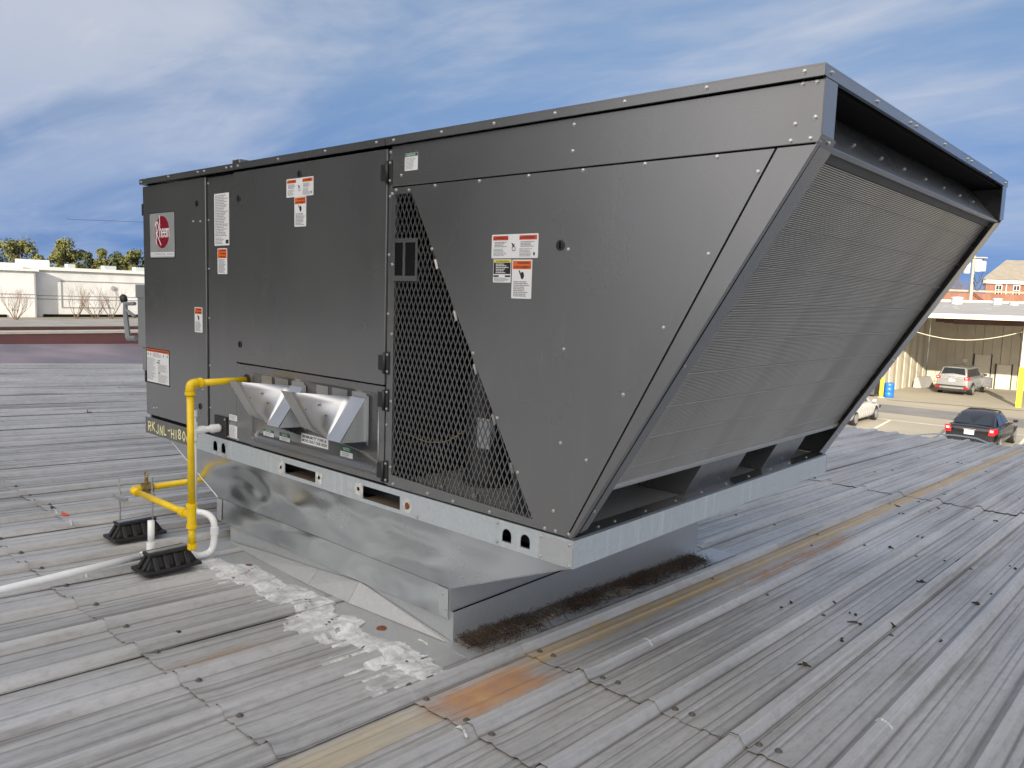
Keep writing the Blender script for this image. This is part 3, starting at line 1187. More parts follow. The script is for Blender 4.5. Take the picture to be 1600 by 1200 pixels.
# inside of the condenser half: deck, dark back, compressors, lines
MB().box((2.24, .03, -.004), (3.20, WD - .02, .003)).build('base_pan', 'galv_dull', unit)
MB().plate([(2.245, WD - .018, .003), (3.21, WD - .018, .003), (3.935, WD - .018, 1.2), (3.9412, WD - .018, 1.2143), (3.9412, WD - .018, 1.352), (2.245, WD - .018, 1.352)], (0, .018, 0)).build('rear_panel', 'paint', unit, bevel=.002)
MB().plate([(2.30, .9, .004), (3.14, .9, .004), (3.80, .9, 1.19), (2.30, .9, 1.19)], (0, .01, 0)).build('inner_baffle', 'interior', unit)
for x, y in ((2.50, .34), (2.78, .42)):
    MB().lathe([(0, .10), (.02, .105), (.05, .09), (.42, .09), (.48, .07), (.50, .02)], (x, y, .004), (0, 0, 1), 20).build('compressor', 'black_plastic', unit, smooth=True)
MB().tube(arc_path([(2.5, .34, .5), (2.5, .28, .62), (2.78, .24, .62), (2.78, .42, .5)], .04), .011, 8).build('copper_line', 'copper', unit, smooth=True)
MB().tube(arc_path([(2.27, .06, .22), (2.35, .05, .215), (2.42, .07, .195), (2.52, .09, .21), (2.6, .2, .3)], .03), .0022, 6).build('wire', 'brass', unit, smooth=True)
MB().box((2.64, .13, .20), (2.71, .16, .32)).build('capacitor_box', 'galv_bright', unit, bevel=.003)
for x in (2.48, 2.66):
    MB().lathe([(0, .022), (.02, .022), (.021, .010), (.05, .010)], (x, .10, .004), (0, 0, 1), 10).build('mount_bolt', 'zinc', unit)

# lids with folded lips
for x0, x1 in ((-0.006, 1.066), (1.069, 2.2365), (2.2395, 3.9433)):
    ld = MB().box((x0, -.0153, HT - .0045), (x1, WD + .0153, HT))
    ld.box((x0, -.0153, HT - .0304), (x1, -.0128, HT - .0048))
    ld.box((x0, -.0127, HT - .0304), (x1, -.004, HT - .0292))
    ld.box((x0, WD + .0128, HT - .0304), (x1, WD + .0153, HT - .0048))
    if x1 > 3.9:
        ld.box((x1 - .0025, -.0125, HT - .0304), (x1, WD + .0125, HT - .0048))
        ld.box((x1 - .012, -.0125, HT - .0304), (x1 - .0027, WD + .0125, HT - .0292))
    if x0 < 0:
        ld.box((x0, -.0125, HT - .0304), (x0 + .0025, WD + .0125, HT - .0048))
    ld.build('lid', 'paint', unit)
MB().box((1.03, .0, HT + .001), (1.10, WD, HT + .022)).build('lid_joint', 'paint', unit, bevel=.003)
MB().box((2.238, .016, HT - .04), (3.92, WD - .016, HT - .0055)).build('lid_frame', 'dark', unit)

# slanted end: flanges, corner posts, header panel, coil
sdir = V((LT - LB, 0, Z1)).normalized()
snrm = V((sdir.z, 0, -sdir.x))


def S3(s, y, off=0.0):
    return V((LB, 0, 0)) + sdir * s + snrm * off + V((0, y, 0))


SLEN = math.hypot(LT - LB, Z1)
MB().plate([S3(.005, .0002, .001), S3(.03, .062, .001), S3(SLEN - .03, .112, .001), S3(SLEN - .018, .0002, .001)], -snrm * .003).build('slant_flange', 'paint', unit, bevel=.001)
MB().plate([S3(.005, WD, .001), S3(SLEN - .018, WD, .001), S3(SLEN - .03, WD - .085, .001), S3(.03, WD - .11, .001)], -snrm * .003).build('slant_flange', 'paint', unit, bevel=.001)
MB().plate([(LT + .0015, 0, Z1 - .006), (LT + .0015, .080, Z1 - .012), (LT + .0015, .080, 1.354), (LT + .0015, 0, 1.354)], (-.003, 0, 0)).build('corner_post', 'paint', unit, bevel=.001)
MB().plate([(LT + .0015, WD, Z1 - .006), (LT + .0015, WD - .075, Z1 - .012), (LT + .0015, WD - .075, 1.354), (LT + .0015, WD, 1.354)], (-.003, 0, 0)).build('corner_post', 'paint', unit, bevel=.001)
MB().plate([(3.944, -.001, Z1 + .002), (3.946, .085, Z1 - .004), (3.932, .085, Z1 - .026), (3.928, -.001, Z1 - .022)], (.002, 0, 0)).build('corner_clip', 'paint', unit, bevel=.001)
MB().plate([(3.934, .081, 1.197), (3.934, WD - .076, 1.197), (3.812, WD - .076, 1.346), (3.812, .081, 1.346)], (-.002, 0, .001)).build('header_panel', 'paint', unit, bevel=.001)
MB().plate([(3.936, .081, 1.196), (3.936, WD - .076, 1.196), (3.918, WD - .076, 1.190), (3.918, .081, 1.190)], (0, 0, .002)).build('header_lip', 'paint', unit)
MB().box((3.62, .02, 1.19), (3.64, WD - .02, 1.35)).build('header_back', 'interior', unit)
C0, C1, CY0, CY1 = 0.205, 1.352, 0.058, WD - .08
MB().plate([S3(C0, CY0, -.030), S3(C0, CY1, -.030), S3(C1, CY1, -.030), S3(C1, CY0, -.030)], -snrm * .02).build('coil_core', 'fins', unit)
MB().plate([S3(C1 + .002, CY0, -.018), S3(C1 + .002, CY1, -.018), S3(C1 + .05, CY1, -.016), S3(C1 + .05, CY0, -.016)], -snrm * .004).build('coil_header', 'interior', unit)
MB().plate([S3(C0 - .022, CY0 - .02, -.014), S3(C0 - .022, CY1 + .02, -.014), S3(C0 - .002, CY1 + .02, -.014), S3(C0 - .002, CY0 - .02, -.014)], -snrm * .03).build('coil_sill', 'galv_dull', unit, bevel=.002)
NT_ = 190
tp = (C1 - C0) / NT_
m0 = MB()
hw = tp * 0.26
m0.hexa([V((0, CY0, 0)) + sdir * -hw, V((0, CY1, 0)) + sdir * -hw, V((0, CY1, 0)) + sdir * hw, V((0, CY0, 0)) + sdir * hw],
        [V((0, CY0, 0)) + sdir * -hw * .6 + snrm * .006, V((0, CY1, 0)) + sdir * -hw * .6 + snrm * .006, V((0, CY1, 0)) + sdir * hw * .6 + snrm * .006, V((0, CY0, 0)) + sdir * hw * .6 + snrm * .006])
t0 = m0.build('coil_tube', 'aluminium')
tube_me = t0.data
bpy.data.objects.remove(t0)
coil = MB().plate([S3(C0, CY0 - .004, -.012), S3(C1, CY0 - .004, -.012), S3(C1, CY0, -.012), S3(C0, CY0, -.012)], -snrm * .03).build('coil_frame', 'aluminium', unit)
for k in range(NT_):
    p = S3(C0 + tp * (k + .5), 0, -.0298)
    big = k % 21 == 10
    o = inst(tube_me, 'coil_tube', p, coil, scale=None)
    if big:
        q = bpy.data.objects.new('coil_divider', tube_me)
        COL.objects.link(q)
        q.parent = coil
        q.location = p - V(coil['_o']) + snrm * .003
        q.material_slots[0].link = 'OBJECT'
        q.material_slots[0].material = MATS['fins_light']
# bent fins: a few bright scratches over the tubes
rnd = random.Random(5)
for k in range(34):
    s0, y0 = rnd.uniform(.3, 1.28), rnd.uniform(.15, 1.9)
    L = rnd.uniform(.01, .05)
    MB().plate([S3(s0, y0, -.0232), S3(s0 + L, y0 + L * .25, -.0232), S3(s0 + L, y0 + L * .25 + .0025, -.0232), S3(s0, y0 + .003, -.0232)], snrm * .0004).build('bent_fin', 'fins_light', coil)

# legs under the coil
for y0, y1 in ((.80, 1.20), (1.52, 1.86)):
    lg = MB()
    a = S3(.02, 0, -.06)
    b = S3(.185, 0, -.05)
    lg.hexa([(2.96, y0, .0035), (a.x, y0, .0035), (a.x, y1, .0035), (2.96, y1, .0035)], [(2.99, y0, b.z), (b.x, y0, b.z), (b.x, y1, b.z), (2.99, y1, b.z)])
    lg.build('coil_leg', 'paint', unit, bevel=.002)
MB().box((2.92, .035, .0035), (2.94, WD - .035, .20)).build('pan_back', 'interior', unit)
MB().plate([(3.225, -.003, .0005), (3.225, WD + .003, .0005), (3.165, WD + .003, .006), (3.165, -.003, .006)][::-1], (0, 0, .003)).build('pan_edge', 'paint', unit)

# base rail with fork pockets and lifting holes
RY = -0.0075


def arch_hole(cx, z0, z1, w):
    r = w / 2
    out = [(cx - r, z0 + .008), (cx + r, z0 + .008)]
    for k in range(9):
        a = math.pi * k / 8
        out.append((cx + r * math.cos(a), z1 - r + r * math.sin(a)))
    for k in range(1, 4):
        pass
    return out


holes = [[(1.516, -.080), (1.766, -.080), (1.766, -.030), (1.516, -.030)], [(2.113, -.082), (2.355, -.082), (2.355, -.026), (2.113, -.026)]]
for cx in (2.936, 3.022):
    holes.append(arch_hole(cx, -.084, -.028, .044))
for cx in (.848, .934):
    holes.append(arch_hole(cx, -.086, -.024, .044))
rl = MB()
rl.holed([(.62, -.0973), (3.2314, -.0973), (3.2314, -.003), (.62, -.003)], holes, SXZ(RY), (0, .003, 0))
rail = rl.build('base_rail', 'galv_rail', unit)
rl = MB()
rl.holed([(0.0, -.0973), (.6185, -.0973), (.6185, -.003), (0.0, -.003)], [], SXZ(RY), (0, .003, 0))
rl.build('base_rail', 'galv_dark_reflect', unit)  # left length of the same rail, its dark reflection painted in
MB().box((0.0, RY, -.0025), (3.2314, .03, -.0005)).build('rail_flange', 'galv_bright', unit)
MB().box((0.0, RY + .003, -.0973), (3.22, .05, -.0955)).build('rail_flange', 'galv_dull', unit)
MB().box((3.2284, RY + .0035, -.0973), (3.2314, WD + .0075, -.003)).build('base_rail', 'galv_rail', unit)
MB().box((3.17, RY + .004, -.0025), (3.2318, WD + .0075, -.0003)).build('rail_flange', 'galv_bright', unit)
MB().box((0.0, WD + .0045, -.0973), (3.2314, WD + .0075, -.003)).build('base_rail', 'galv_rail', unit)
MB().box((-.003, RY, -.0973), (-.0002, WD, -.003)).build('base_rail', 'galv_dull', unit)
MB().box((.05, .09, -.095), (3.15, WD - .05, -.005)).build('base_core', 'interior', unit)
MB().box((1.50, .012, -.0945), (1.78, .088, -.084)).build('fork_pocket', 'pocket', unit)
MB().box((2.10, .012, -.0945), (2.37, .088, -.086)).build('fork_pocket', 'pocket', unit)
# splice plate at the near corner and pierced marks
MB().plate([(3.087, RY - .0008, -.097), (3.2295, RY - .0008, -.097), (3.2295, RY - .0008, -.006), (3.087, RY - .0008, -.006)], (0, -.002, 0)).build('splice_plate', 'galv', unit, bevel=.001)
for cx, cz, rust in ((1.486, -.056, 0), (1.797, -.05, 0), (2.085, -.046, 0), (2.402, -.055, 1)):
    pts = []
    for k in range(14):
        a = 2 * math.pi * k / 14
        r = .026 * (1 + .35 * noise.noise(V((math.cos(a) * 2 + cx * 9, math.sin(a) * 2, 1))))
        pts.append((cx + r * math.cos(a), RY - .0004, cz + r * 1.15 * math.sin(a)))
    w = MB().plate(pts, (0, -.0012, 0)).build('weld_patch', 'weld', unit)
    pts2 = [(cx + (p[0] - cx) * (.55 if rust else .30) * (1 + .5 * noise.noise(V((p[0] * 90, p[2] * 90, 3)))), RY - .0019, cz + (p[2] - cz) * (.5 if rust else .30)) for p in pts]
    MB().plate(pts2, (0, -.001, 0)).build('weld_spot', 'rust' if rust else 'dark', w)

# screws
for x, z in ((.366, 1.375), (.705, 1.373), (.773, 1.372), (1.0, 1.371), (1.05, 1.371), (1.112, 1.371), (1.471, 1.371), (1.837, 1.372), (2.183, 1.372), (2.289, 1.370), (2.56, 1.370), (2.822, 1.370), (3.089, 1.370), (3.354, 1.370), (3.621, 1.371), (3.892, 1.371), (.02, 1.370)):
    inst(screw_me, 'screw', (x, -.0153, z), unit, ROTY)
FS = [(3.156, 1.33), (3.155, 1.249), (3.871, 1.248), (3.922, 1.259), (3.862, 1.207), (3.913, 1.208), (3.884, 1.345), (3.92, 1.345), (2.291, 1.183), (2.367, 1.178), (2.515, 1.185), (2.745, 1.185), (2.974, 1.186), (3.199, 1.186), (3.426, 1.186), (3.657, 1.186), (3.779, 1.136), (3.649, .922), (3.519, .71), (3.39, .498), (3.262, .272), (3.153, .942), (3.152, .621), (3.154, .312), (3.136, .079), (3.101, .011), (3.148, .012), (3.204, .014), (2.275, .896), (2.737, .578), (2.866, .358), (2.971, .181), (2.505, .953), (2.278, .621), (2.28, .35), (2.284, .081), (2.301, .014), (2.51, .016), (2.653, .014), (2.843, .013), (2.32, 1.237), (2.268, 1.17), (.618, 1.125), (.696, 1.122), (.103, .062), (.138, .066), (.632, .235), (.704, .232)]
for x, z in FS:
    inst(screw_me, 'screw', (x, 0, z), unit, ROTY)
for x, z in ((2.2515, 1.33), (2.2515, 1.161), (2.2515, .934), (2.2515, .70), (2.2515, .25), (2.2515, .012)):
    inst(screw_me, 'screw', (x, .003, z), unit, ROTY)
for z in (1.313, 1.126, .876, .619, .369, .143):
    inst(screw_me, 'screw', (.7725, .006, z), unit, ROTY, 0.85)
for x, z in ((2.892, -.015), (2.892, -.081), (3.094, -.017), (3.094, -.085), (3.217, -.018), (3.218, -.090), (2.462, -.086), (.965, -.03), (.965, -.085)):
    inst(screw_me, 'screw', (x, RY - .0025, z), unit, ROTY)
for y in (.05, .17, .27, .47, .69, .9, 1.12, 1.34, 1.57, 1.79, 2.01):
    inst(screw_me, 'screw', (3.20, y, .005), unit)
for y in (.032, .384, .708, .77, 1.118, 1.459, 1.521, 1.867, 2.179):
    inst(screw_me, 'screw', (3.9433, y, 1.371), unit, ROTX)
for y in (.386, .639, .878, 1.136, 1.386, 1.64, 1.867):
    inst(screw_me, 'screw', (3.886, y, 1.2565), unit, (0, math.radians(51), 0))
inst(screw_me, 'screw', (3.941, .05, Z1 - .012), unit, (0, math.radians(115), 0))
ang = math.atan2(snrm.x, snrm.z)
for s, y in ((.12, .03), (.7, .03), (.15, WD - .05), (.62, WD - .04)):
    inst(screw_me, 'screw', S3(s, y, .001), unit, (0, ang, 0))

# hinges: leaf on the door, knuckle and leaf on the stile
for z in (1.254, .503, .352, .058):
    h = MB().box((2.205, -.0092, z - .031), (2.2385, -.0062, z + .031)).build('hinge', 'black_plastic', unit, bevel=.001)
    MB().lathe([(0, .007), (.085, .007)], (2.2425, -.008, z - .043), (0, 0, 1), 10).build('knuckle', 'black_plastic', h, smooth=True)
    MB().box((2.252, -.006, z - .046), (2.268, .0, z + .046)).build('hinge_leaf', 'black_plastic', h, bevel=.002)
    for dz in (-.034, .034):
        inst(screw_me, 'screw', (2.260, -.006, z + dz), h, ROTY, 0.9)
for z in (1.215, .24):
    MB().box((-.010, -.004, z - .034), (.006, -.0005, z + .034)).build('hinge', 'black_plastic', unit, bevel=.001)
# latches
for x, z in ((.663, 1.217), (1.631, 1.294), (1.103, 1.218), (1.108, .503), (.673, .138), (3.121, .956)):
    yy = -.006 if 1.05 < x < 2.24 else 0.0
    k = MB().lathe([(0, .017), (.003, .017), (.0035, .013), (.0036, .0125)], (x, yy, z), (0, -1, 0), 16).build('latch', 'black_plastic', unit)
    MB().box((x - .003, yy - .0052, z - .011), (x + .003, yy - .0037, z + .011)).build('latch_key', 'dark', k)

# drain knock-out plate and gas entry
MB().box((.832, -.003, -.001), (.957, .003, .114)).build('drain_plate', 'black_plastic', unit, bevel=.002)
for x, z in ((.945, .102), (.955, .012), (1.062, .012)):
    inst(screw_me, 'screw', (x, -.003 if x < .95 else .006, z), unit, ROTY)
MB().lathe([(0, .030), (.004, .030), (.005, .022)], (1.150, .0065, .327), (0, -1, 0), 18).build('gas_grommet', 'black_plastic', unit)

# flue baffles: a pair of folded galvanised hoods in the recess
for ox in (0.0, 0.462):
    x0 = 1.225 + ox
    hd = MB()
    t = .0015
    yb = .013
    # left blade leans in towards the panel as it falls, right blade leans out
    LT_, RT_ = (x0 + .00, x0 + .085), (x0 + .325, x0 + .420)
    zt, zb = .352, .170
    hd.plate([(LT_[0], -.135, zt - .01), (LT_[1], -.135, zt - .01), (LT_[1], -.030, zb), (LT_[0], -.030, zb)], (0, t, -t))
    body = hd.build('flue_hood', 'galv_dull', unit)
    w = MB()
    nseg = 6
    A = [V((LT_[1], -.135, zt - .01)).lerp(V((LT_[1], -.030, zb)), i / nseg) for i in range(nseg + 1)]
    B = [V((RT_[0], yb - .008, zt - .012)).lerp(V((RT_[0], -.118, zb + .002)), i / nseg) for i in range(nseg + 1)]
    ncol = 8
    for i in range(nseg + 1):
        for j in range(ncol + 1):
            w.v.append(A[i].lerp(B[i], j / ncol))
    for i in range(nseg):
        for j in range(ncol):
            a = i * (ncol + 1) + j
            w.f.append((a, a + 1, a + ncol + 2, a + ncol + 1))
    wo = w.build('hood_web', 'galv_hood', body, smooth=True)
    sol = wo.modifiers.new('sheet', 'SOLIDIFY')
    sol.thickness = .0015
    MB().plate([(RT_[0], yb - .006, zt - .010), (RT_[1], yb - .006, zt - .010), (RT_[1], -.120, zb), (RT_[0], -.120, zb)], (0, -t, -t)).build('hood_blade', 'galv_hood', body)
    MB().plate([(RT_[1] + .001, yb - .002, zt - .006), (RT_[1] + .001, yb - .002, zb - .012), (RT_[1] + .001, -.118, zb - .004)], (t, 0, 0)).build('hood_cheek', 'galv', body)
    MB().plate([(RT_[1] + .003, yb - .003, zt + .004), (RT_[1] + .018, yb - .003, zt - .004), (RT_[1] + .018, yb - .003, zb - .030), (RT_[1] + .003, yb - .003, zb - .022)], (0, -t, 0)).build('hood_flange', 'galv_hood', body)
    MB().plate([(LT_[0], -.030, zb - .002), (LT_[1], -.030, zb - .002), (RT_[1], -.112, zb - .006), (RT_[1], .012, zb - .060), (LT_[0] + .15, .012, zb - .03)], (0, 0, -.0015)).build('hood_floor', 'galv_dull', body)
    for a, b in ((x0 + .055, x0 + .145), (x0 + .175, x0 + .285), (x0 + .318, x0 + .418)):
        MB().plate([(a, yb, zt + .014), (b, yb, zt + .014), (b, yb, zt - .030), (a, yb, zt - .030)], (0, -.002, 0)).build('hood_tab', 'galv_hood', body, bevel=.0006)
    for x, yq, z in ((x0 + .14, -.085, .27), (x0 + .20, -.062, .295), (x0 + .245, -.058, .255)):
        inst(scr_me, 'rivet', (x, yq - .013, z), body, ROTY, 0.42)

# ---- printed labels


def lines(mb, x0, x1, zt, zb, n, y, seed, frac=.5):
    r = random.Random(seed)
    p = (zt - zb) / n
    for i in range(n):
        z = zt - p * (i + .5)
        x = x0
        xe = x0 + (x1 - x0) * r.uniform(.62, 1.0)
        while x < xe - (x1 - x0) * .03:
            w = min(xe - x, (x1 - x0) * r.uniform(.08, .3))
            mb.add([(x, y, z - p * frac / 2), (x + w, y, z - p * frac / 2), (x + w, y, z + p * frac / 2), (x, y, z + p * frac / 2)], [(0, 1, 2, 3)])
            x += w + (x1 - x0) * .025


def sticker(name, x0, x1, z0, z1, y, mat='label_white', r=.004):
    """thin label; returns the object and the y of its print"""
    pts = [(a, y, b) for a, b in rrect(x0, x1, z0, z1, r)]
    return MB().plate(pts, (0, -.0006, 0)).build(name, mat, unit), y - .0009


def quad(mb, x0, x1, z0, z1, y):
    mb.add([(x0, y, z0), (x1, y, z0), (x1, y, z1), (x0, y, z1)], [(0, 1, 2, 3)])


def wide_warning(x0, z1, y, band, seed):
    w, h = .212, .081
    s, yp = sticker('warning_label', x0, x0 + w, z1 - h, z1, y)
    s['label'] = 'wide white warning sticker with two coloured headings and a moving-parts symbol'
    b = MB()
    quad(b, x0 + .006, x0 + .078, z1 - .020, z1 - .005, yp)
    quad(b, x0 + .128, x0 + .206, z1 - .020, z1 - .005, yp)
    b.build('heading_band', band, s)
    p = MB()
    T = SXZ(yp - .0003)
    add_text(p, 'WARNING', x0 + .020, z1 - .0165, .053, .008, T, bold=.02)
    add_text(p, 'WARNING', x0 + .143, z1 - .0165, .053, .008, T, bold=.02)
    for q in (x0 + .010, x0 + .133):
        p.add([(q, yp - .0003, z1 - .0165), (q + .008, yp - .0003, z1 - .0165), (q + .004, yp - .0003, z1 - .0085)], [(0, 1, 2)])
    # symbol: hand above a pulley
    T2 = yp - .0003
    p.add([(x0 + .092, T2, z1 - .030), (x0 + .101, T2, z1 - .032), (x0 + .108, T2, z1 - .042), (x0 + .101, T2, z1 - .043), (x0 + .097, T2, z1 - .038)], [(0, 1, 2, 3, 4)])
    for k in range(16):
        a0, a1 = 2 * math.pi * k / 16, 2 * math.pi * (k + 1) / 16
        cx, cz = x0 + .104, z1 - .049
        p.add([(cx + .0085 * math.cos(a0), T2, cz + .0085 * math.sin(a0)), (cx + .0085 * math.cos(a1), T2, cz + .0085 * math.sin(a1)), (cx + .0065 * math.cos(a1), T2, cz + .0065 * math.sin(a1)), (cx + .0065 * math.cos(a0), T2, cz + .0065 * math.sin(a0))], [(0, 1, 2, 3)])
    p.add([(x0 + .094, T2, z1 - .045), (x0 + .0955, T2, z1 - .045), (x0 + .109, T2, z1 - .034), (x0 + .1075, T2, z1 - .033)], [(0, 1, 2, 3)])
    quad(p, x0 + .192, x0 + .199, z1 - .072, z1 - .062, T2)
    p.build('lettering', 'label_black', s)
    g = MB()
    lines(g, x0 + .014, x0 + .072, z1 - .024, z1 - .044, 4, T2, seed)
    lines(g, x0 + .010, x0 + .074, z1 - .048, z1 - .074, 6, T2, seed + 1, .4)
    lines(g, x0 + .134, x0 + .196, z1 - .024, z1 - .044, 4, T2, seed + 2)
    lines(g, x0 + .130, x0 + .190, z1 - .048, z1 - .076, 6, T2, seed + 3, .4)
    g.build('small_print', 'print_grey', s)
    return s


def tall_warning(x0, x1, z0, z1, y, seed, band_h=.032, icon=True, words=('WARNING', 'AVERTISSEMENT')):
    s, yp = sticker('warning_label', x0, x1, z0, z1, y)
    s['label'] = 'upright white warning sticker with an orange heading'
    w = x1 - x0
    b = MB()
    quad(b, x0 + .004, x1 - .004, z1 - band_h, z1 - .004, yp)
    b.build('heading_band', 'label_orange', s)
    T2 = yp - .0003
    p = MB()
    n = len(words)
    for i, t in enumerate(words):
        hh = (band_h - .004) / n
        ww = w * (.62 if len(t) < 9 else .84)
        add_text(p, t, x0 + (w - ww) / 2 + (.006 if len(t) < 9 else 0), z1 - .004 - hh * (i + .78), ww, hh * .55, SXZ(T2), bold=.02)
    top = z1 - band_h - .004
    if icon:
        cx = (x0 + x1) / 2
        ih = (z1 - z0) * .24
        p.add([(cx - w * .16, T2, top), (cx - w * .10, T2, top), (cx - w * .02, T2, top - ih * .5), (cx - w * .08, T2, top - ih * .5)], [(0, 1, 2, 3)])
        pts = [(cx + w * (.03 + .09 * math.cos(a)), T2, top - ih * .55 + ih * .40 * math.sin(a)) for a in [2 * math.pi * k / 12 for k in range(12)]]
        p.add(pts, [tuple(range(12))])
        top -= ih + .004
    p.build('lettering', 'label_black', s)
    g = MB()
    lines(g, x0 + w * .10, x1 - w * .08, top, z0 + .006, max(4, int((top - z0) / .006)), T2, seed, .5)
    g.build('small_print', 'print_grey', s)
    return s


o = wide_warning(1.527, 1.277, -.0065, 'label_orange', 10)
o['label'] = 'wide white warning sticker with two orange headings on the blower door'
o = wide_warning(2.815, .997, -.0005, 'label_red', 20)
o['label'] = 'wide white warning sticker with two faded red headings beside the grille'
o = tall_warning(1.592, 1.684, 1.064, 1.1955, -.0065, 30)
o['label'] = 'upright orange-headed sticker hanging below the wide one on the blower door'
o = tall_warning(2.914, 3.004, .780, .911, -.0005, 40)
o['label'] = 'upright orange-headed sticker beside the black and yellow one'
o = tall_warning(.866, .964, .850, .980, .0055, 50, .050, False, ('WARNING', 'WARNING', 'WARNING'))
o['label'] = 'small sticker with three orange heading bars below the rating plate'
o = tall_warning(.623, .709, .538, .672, -.0005, 60, .036)
o['label'] = 'small orange-headed sticker at the edge of the corner door'

# black and yellow sticker
s, yp = sticker('caution_label', 2.826, 2.909, .833, .912, -.0005, r=.002)
s['label'] = 'small black sticker with a yellow heading'
b = MB()
quad(b, 2.828, 2.907, .862, .901, yp)
quad(b, 2.828, 2.853, .852, .858, yp)
quad(b, 2.882, 2.907, .852, .858, yp)
b.build('black_band', 'label_black', s)
b = MB()
quad(b, 2.828, 2.907, .9015, .910, yp)
b.build('heading_band', 'label_yellow', s)
b = MB()
add_text(b, 'ATTENTION', 2.838, .9035, .06, .005, SXZ(yp - .0003), bold=.02)
b.build('lettering', 'label_black', s)
b = MB()
lines(b, 2.832, 2.902, .850, .836, 4, yp - .0003, 71)
b.build('small_print', 'print_grey', s)
b = MB()
lines(b, 2.838, 2.898, .899, .864, 6, yp - .0003, 72, .45)
b.build('white_lettering', 'label_white', s)

# rating plate, operating instructions, notices
s, yp = sticker('rating_plate', .836, .986, .994, 1.255, .0055, r=.003)
s['label'] = 'tall white rating plate full of fine print'
g = MB()
lines(g, .846, .976, 1.248, 1.04, 26, yp, 81, .5)
g.build('small_print', 'print_grey', s)
g = MB()
lines(g, .846, .94, 1.036, 1.0, 5, yp, 82, .5)
g.build('small_print', 'print_grey', s)
b = MB()
quad(b, .952, .980, 1.003, 1.022, yp)
b.build('stamp', 'label_black', s)
s, yp = sticker('instruction_sheet', .014, .314, .206, .414, -.0002, 'label_black', .003)
s['label'] = 'black-edged instruction sheet with an orange heading low on the corner door'
b = MB()
quad(b, .020, .306, .214, .392, yp)
b.build('paper', 'label_white', s)
b = MB()
quad(b, .020, .306, .3925, .409, yp)
b.build('heading_band', 'label_orange', s)
p = MB()
add_text(p, 'FOR YOUR SAFETY READ BEFORE OPERATING', .030, .396, .266, .009, SXZ(yp - .0006), bold=.02)
for q, w in ((.030, .014), (.066, .012), (.232, .014), (.282, .012)):
    p.add([(q, yp - .0006, .372), (q + w, yp - .0006, .372), (q + w / 2, yp - .0006, .389)], [(0, 1, 2)])
quad(p, .166, .196, .344, .349, yp - .0006)
quad(p, .150, .192, .331, .337, yp - .0006)
quad(p, .168, .196, .272, .278, yp - .0006)
p.build('lettering', 'label_black', s)
g = MB()
lines(g, .100, .222, .388, .364, 4, yp - .0006, 91, .4)
g.build('small_print', 'print_grey', s)
g = MB()
lines(g, .026, .136, .358, .226, 22, yp - .0006, 92, .4)
g.build('small_print', 'print_grey', s)
g = MB()
lines(g, .168, .300, .326, .282, 8, yp - .0006, 93, .4)
g.build('small_print', 'print_grey', s)
g = MB()
lines(g, .168, .300, .268, .220, 8, yp - .0006, 94, .4)
g.build('small_print', 'print_grey', s)

for x0, x1, zb, zm, zt in ((1.293, 1.386, .069, .089, .101), (1.437, 1.526, .060, .086, .104), (1.925, 2.013, .063, .091, .115)):
    s, yp = sticker('notice_label', x0, x1, zb, zm, .0135 if zt < .2 else 0, r=.002)
    s['label'] = 'small white notice with a green heading low in the burner panel'
    b = MB()
    quad(b, x0, x1, zm + .0005, zt, .0128)
    b.build('heading_band', 'label_green', s)
    b = MB()
    add_text(b, 'NOTICE', x0 + .022, zm + (zt - zm) * .25, .045, (zt - zm) * .55, SXZ(.0122), bold=.02)
    b.build('white_lettering', 'label_white', s)
    b = MB()
    lines(b, x0 + .012, x1 - .010, zm - .003, zb + .003, 3, yp, int(x0 * 100), .45)
    b.build('small_print', 'print_grey', s)
s, yp = sticker('fork_label', 1.622, 1.834, .081, .127, .0135, r=.001)
s['label'] = 'white label in bold black capitals between the two flue hoods'
p = MB()
add_text(p, 'MINIMUM 72" FORK &', 1.630, .107, .190, .0145, SXZ(yp), bold=.03)
p.build('lettering', 'label_black', s)
p = MB()
add_text(p, 'MOVE ONLY ONE HIGH', 1.628, .088, .196, .0145, SXZ(yp), bold=.03)
p.build('lettering', 'label_black', s)
s, yp = sticker('notice_label', 2.341, 2.416, 1.251, 1.316, -.0005, r=.002)
s['label'] = 'pale square notice with a green heading near the top hinge'
b = MB()
quad(b, 2.342, 2.415, 1.303, 1.315, yp)
b.build('heading_band', 'label_green', s)
b = MB()
add_text(b, 'NOTICE', 2.352, 1.3055, .05, .007, SXZ(yp - .0003), bold=.02)
b.build('white_lettering', 'label_white', s)
b = MB()
lines(b, 2.346, 2.411, 1.299, 1.256, 9, yp, 17, .4)
b.build('small_print', 'print_grey', s)
for z0, z1 in ((.104, .134), (.014, .079)):
    s, yp = sticker('notice_label', .974, 1.054, z0, z1, .0055, r=.002)
    s['label'] = 'small pale notice beside the black drain plate'
    b = MB()
    lines(b, .982, 1.046, z1 - .004, z0 + .004, int((z1 - z0) / .006), yp, int(z0 * 1000), .4)
    b.build('small_print', 'print_grey', s)

# maker's badge
s, yp = sticker('badge', .088, .405, .932, 1.190, -.0002, 'label_black', .012)
s['label'] = 'silver badge with a dark red disc and white script'
MB().plate([(a, yp, b) for a, b in rrect(.093, .400, .937, 1.186, .010)], (0, -.001, 0)).build('badge_plate', 'badge_silver', s)
yb = yp - .0013
cx, cz, rr = .249, 1.080, .090
disc = MB()
disc.add([(cx + rr * math.cos(2 * math.pi * k / 40), yb, cz + rr * math.sin(2 * math.pi * k / 40)) for k in range(40)], [tuple(range(40))])
disc.build('disc', 'badge_red', s)
tx = MB()
T = SXZ(yb - .0004)


STK = [0]


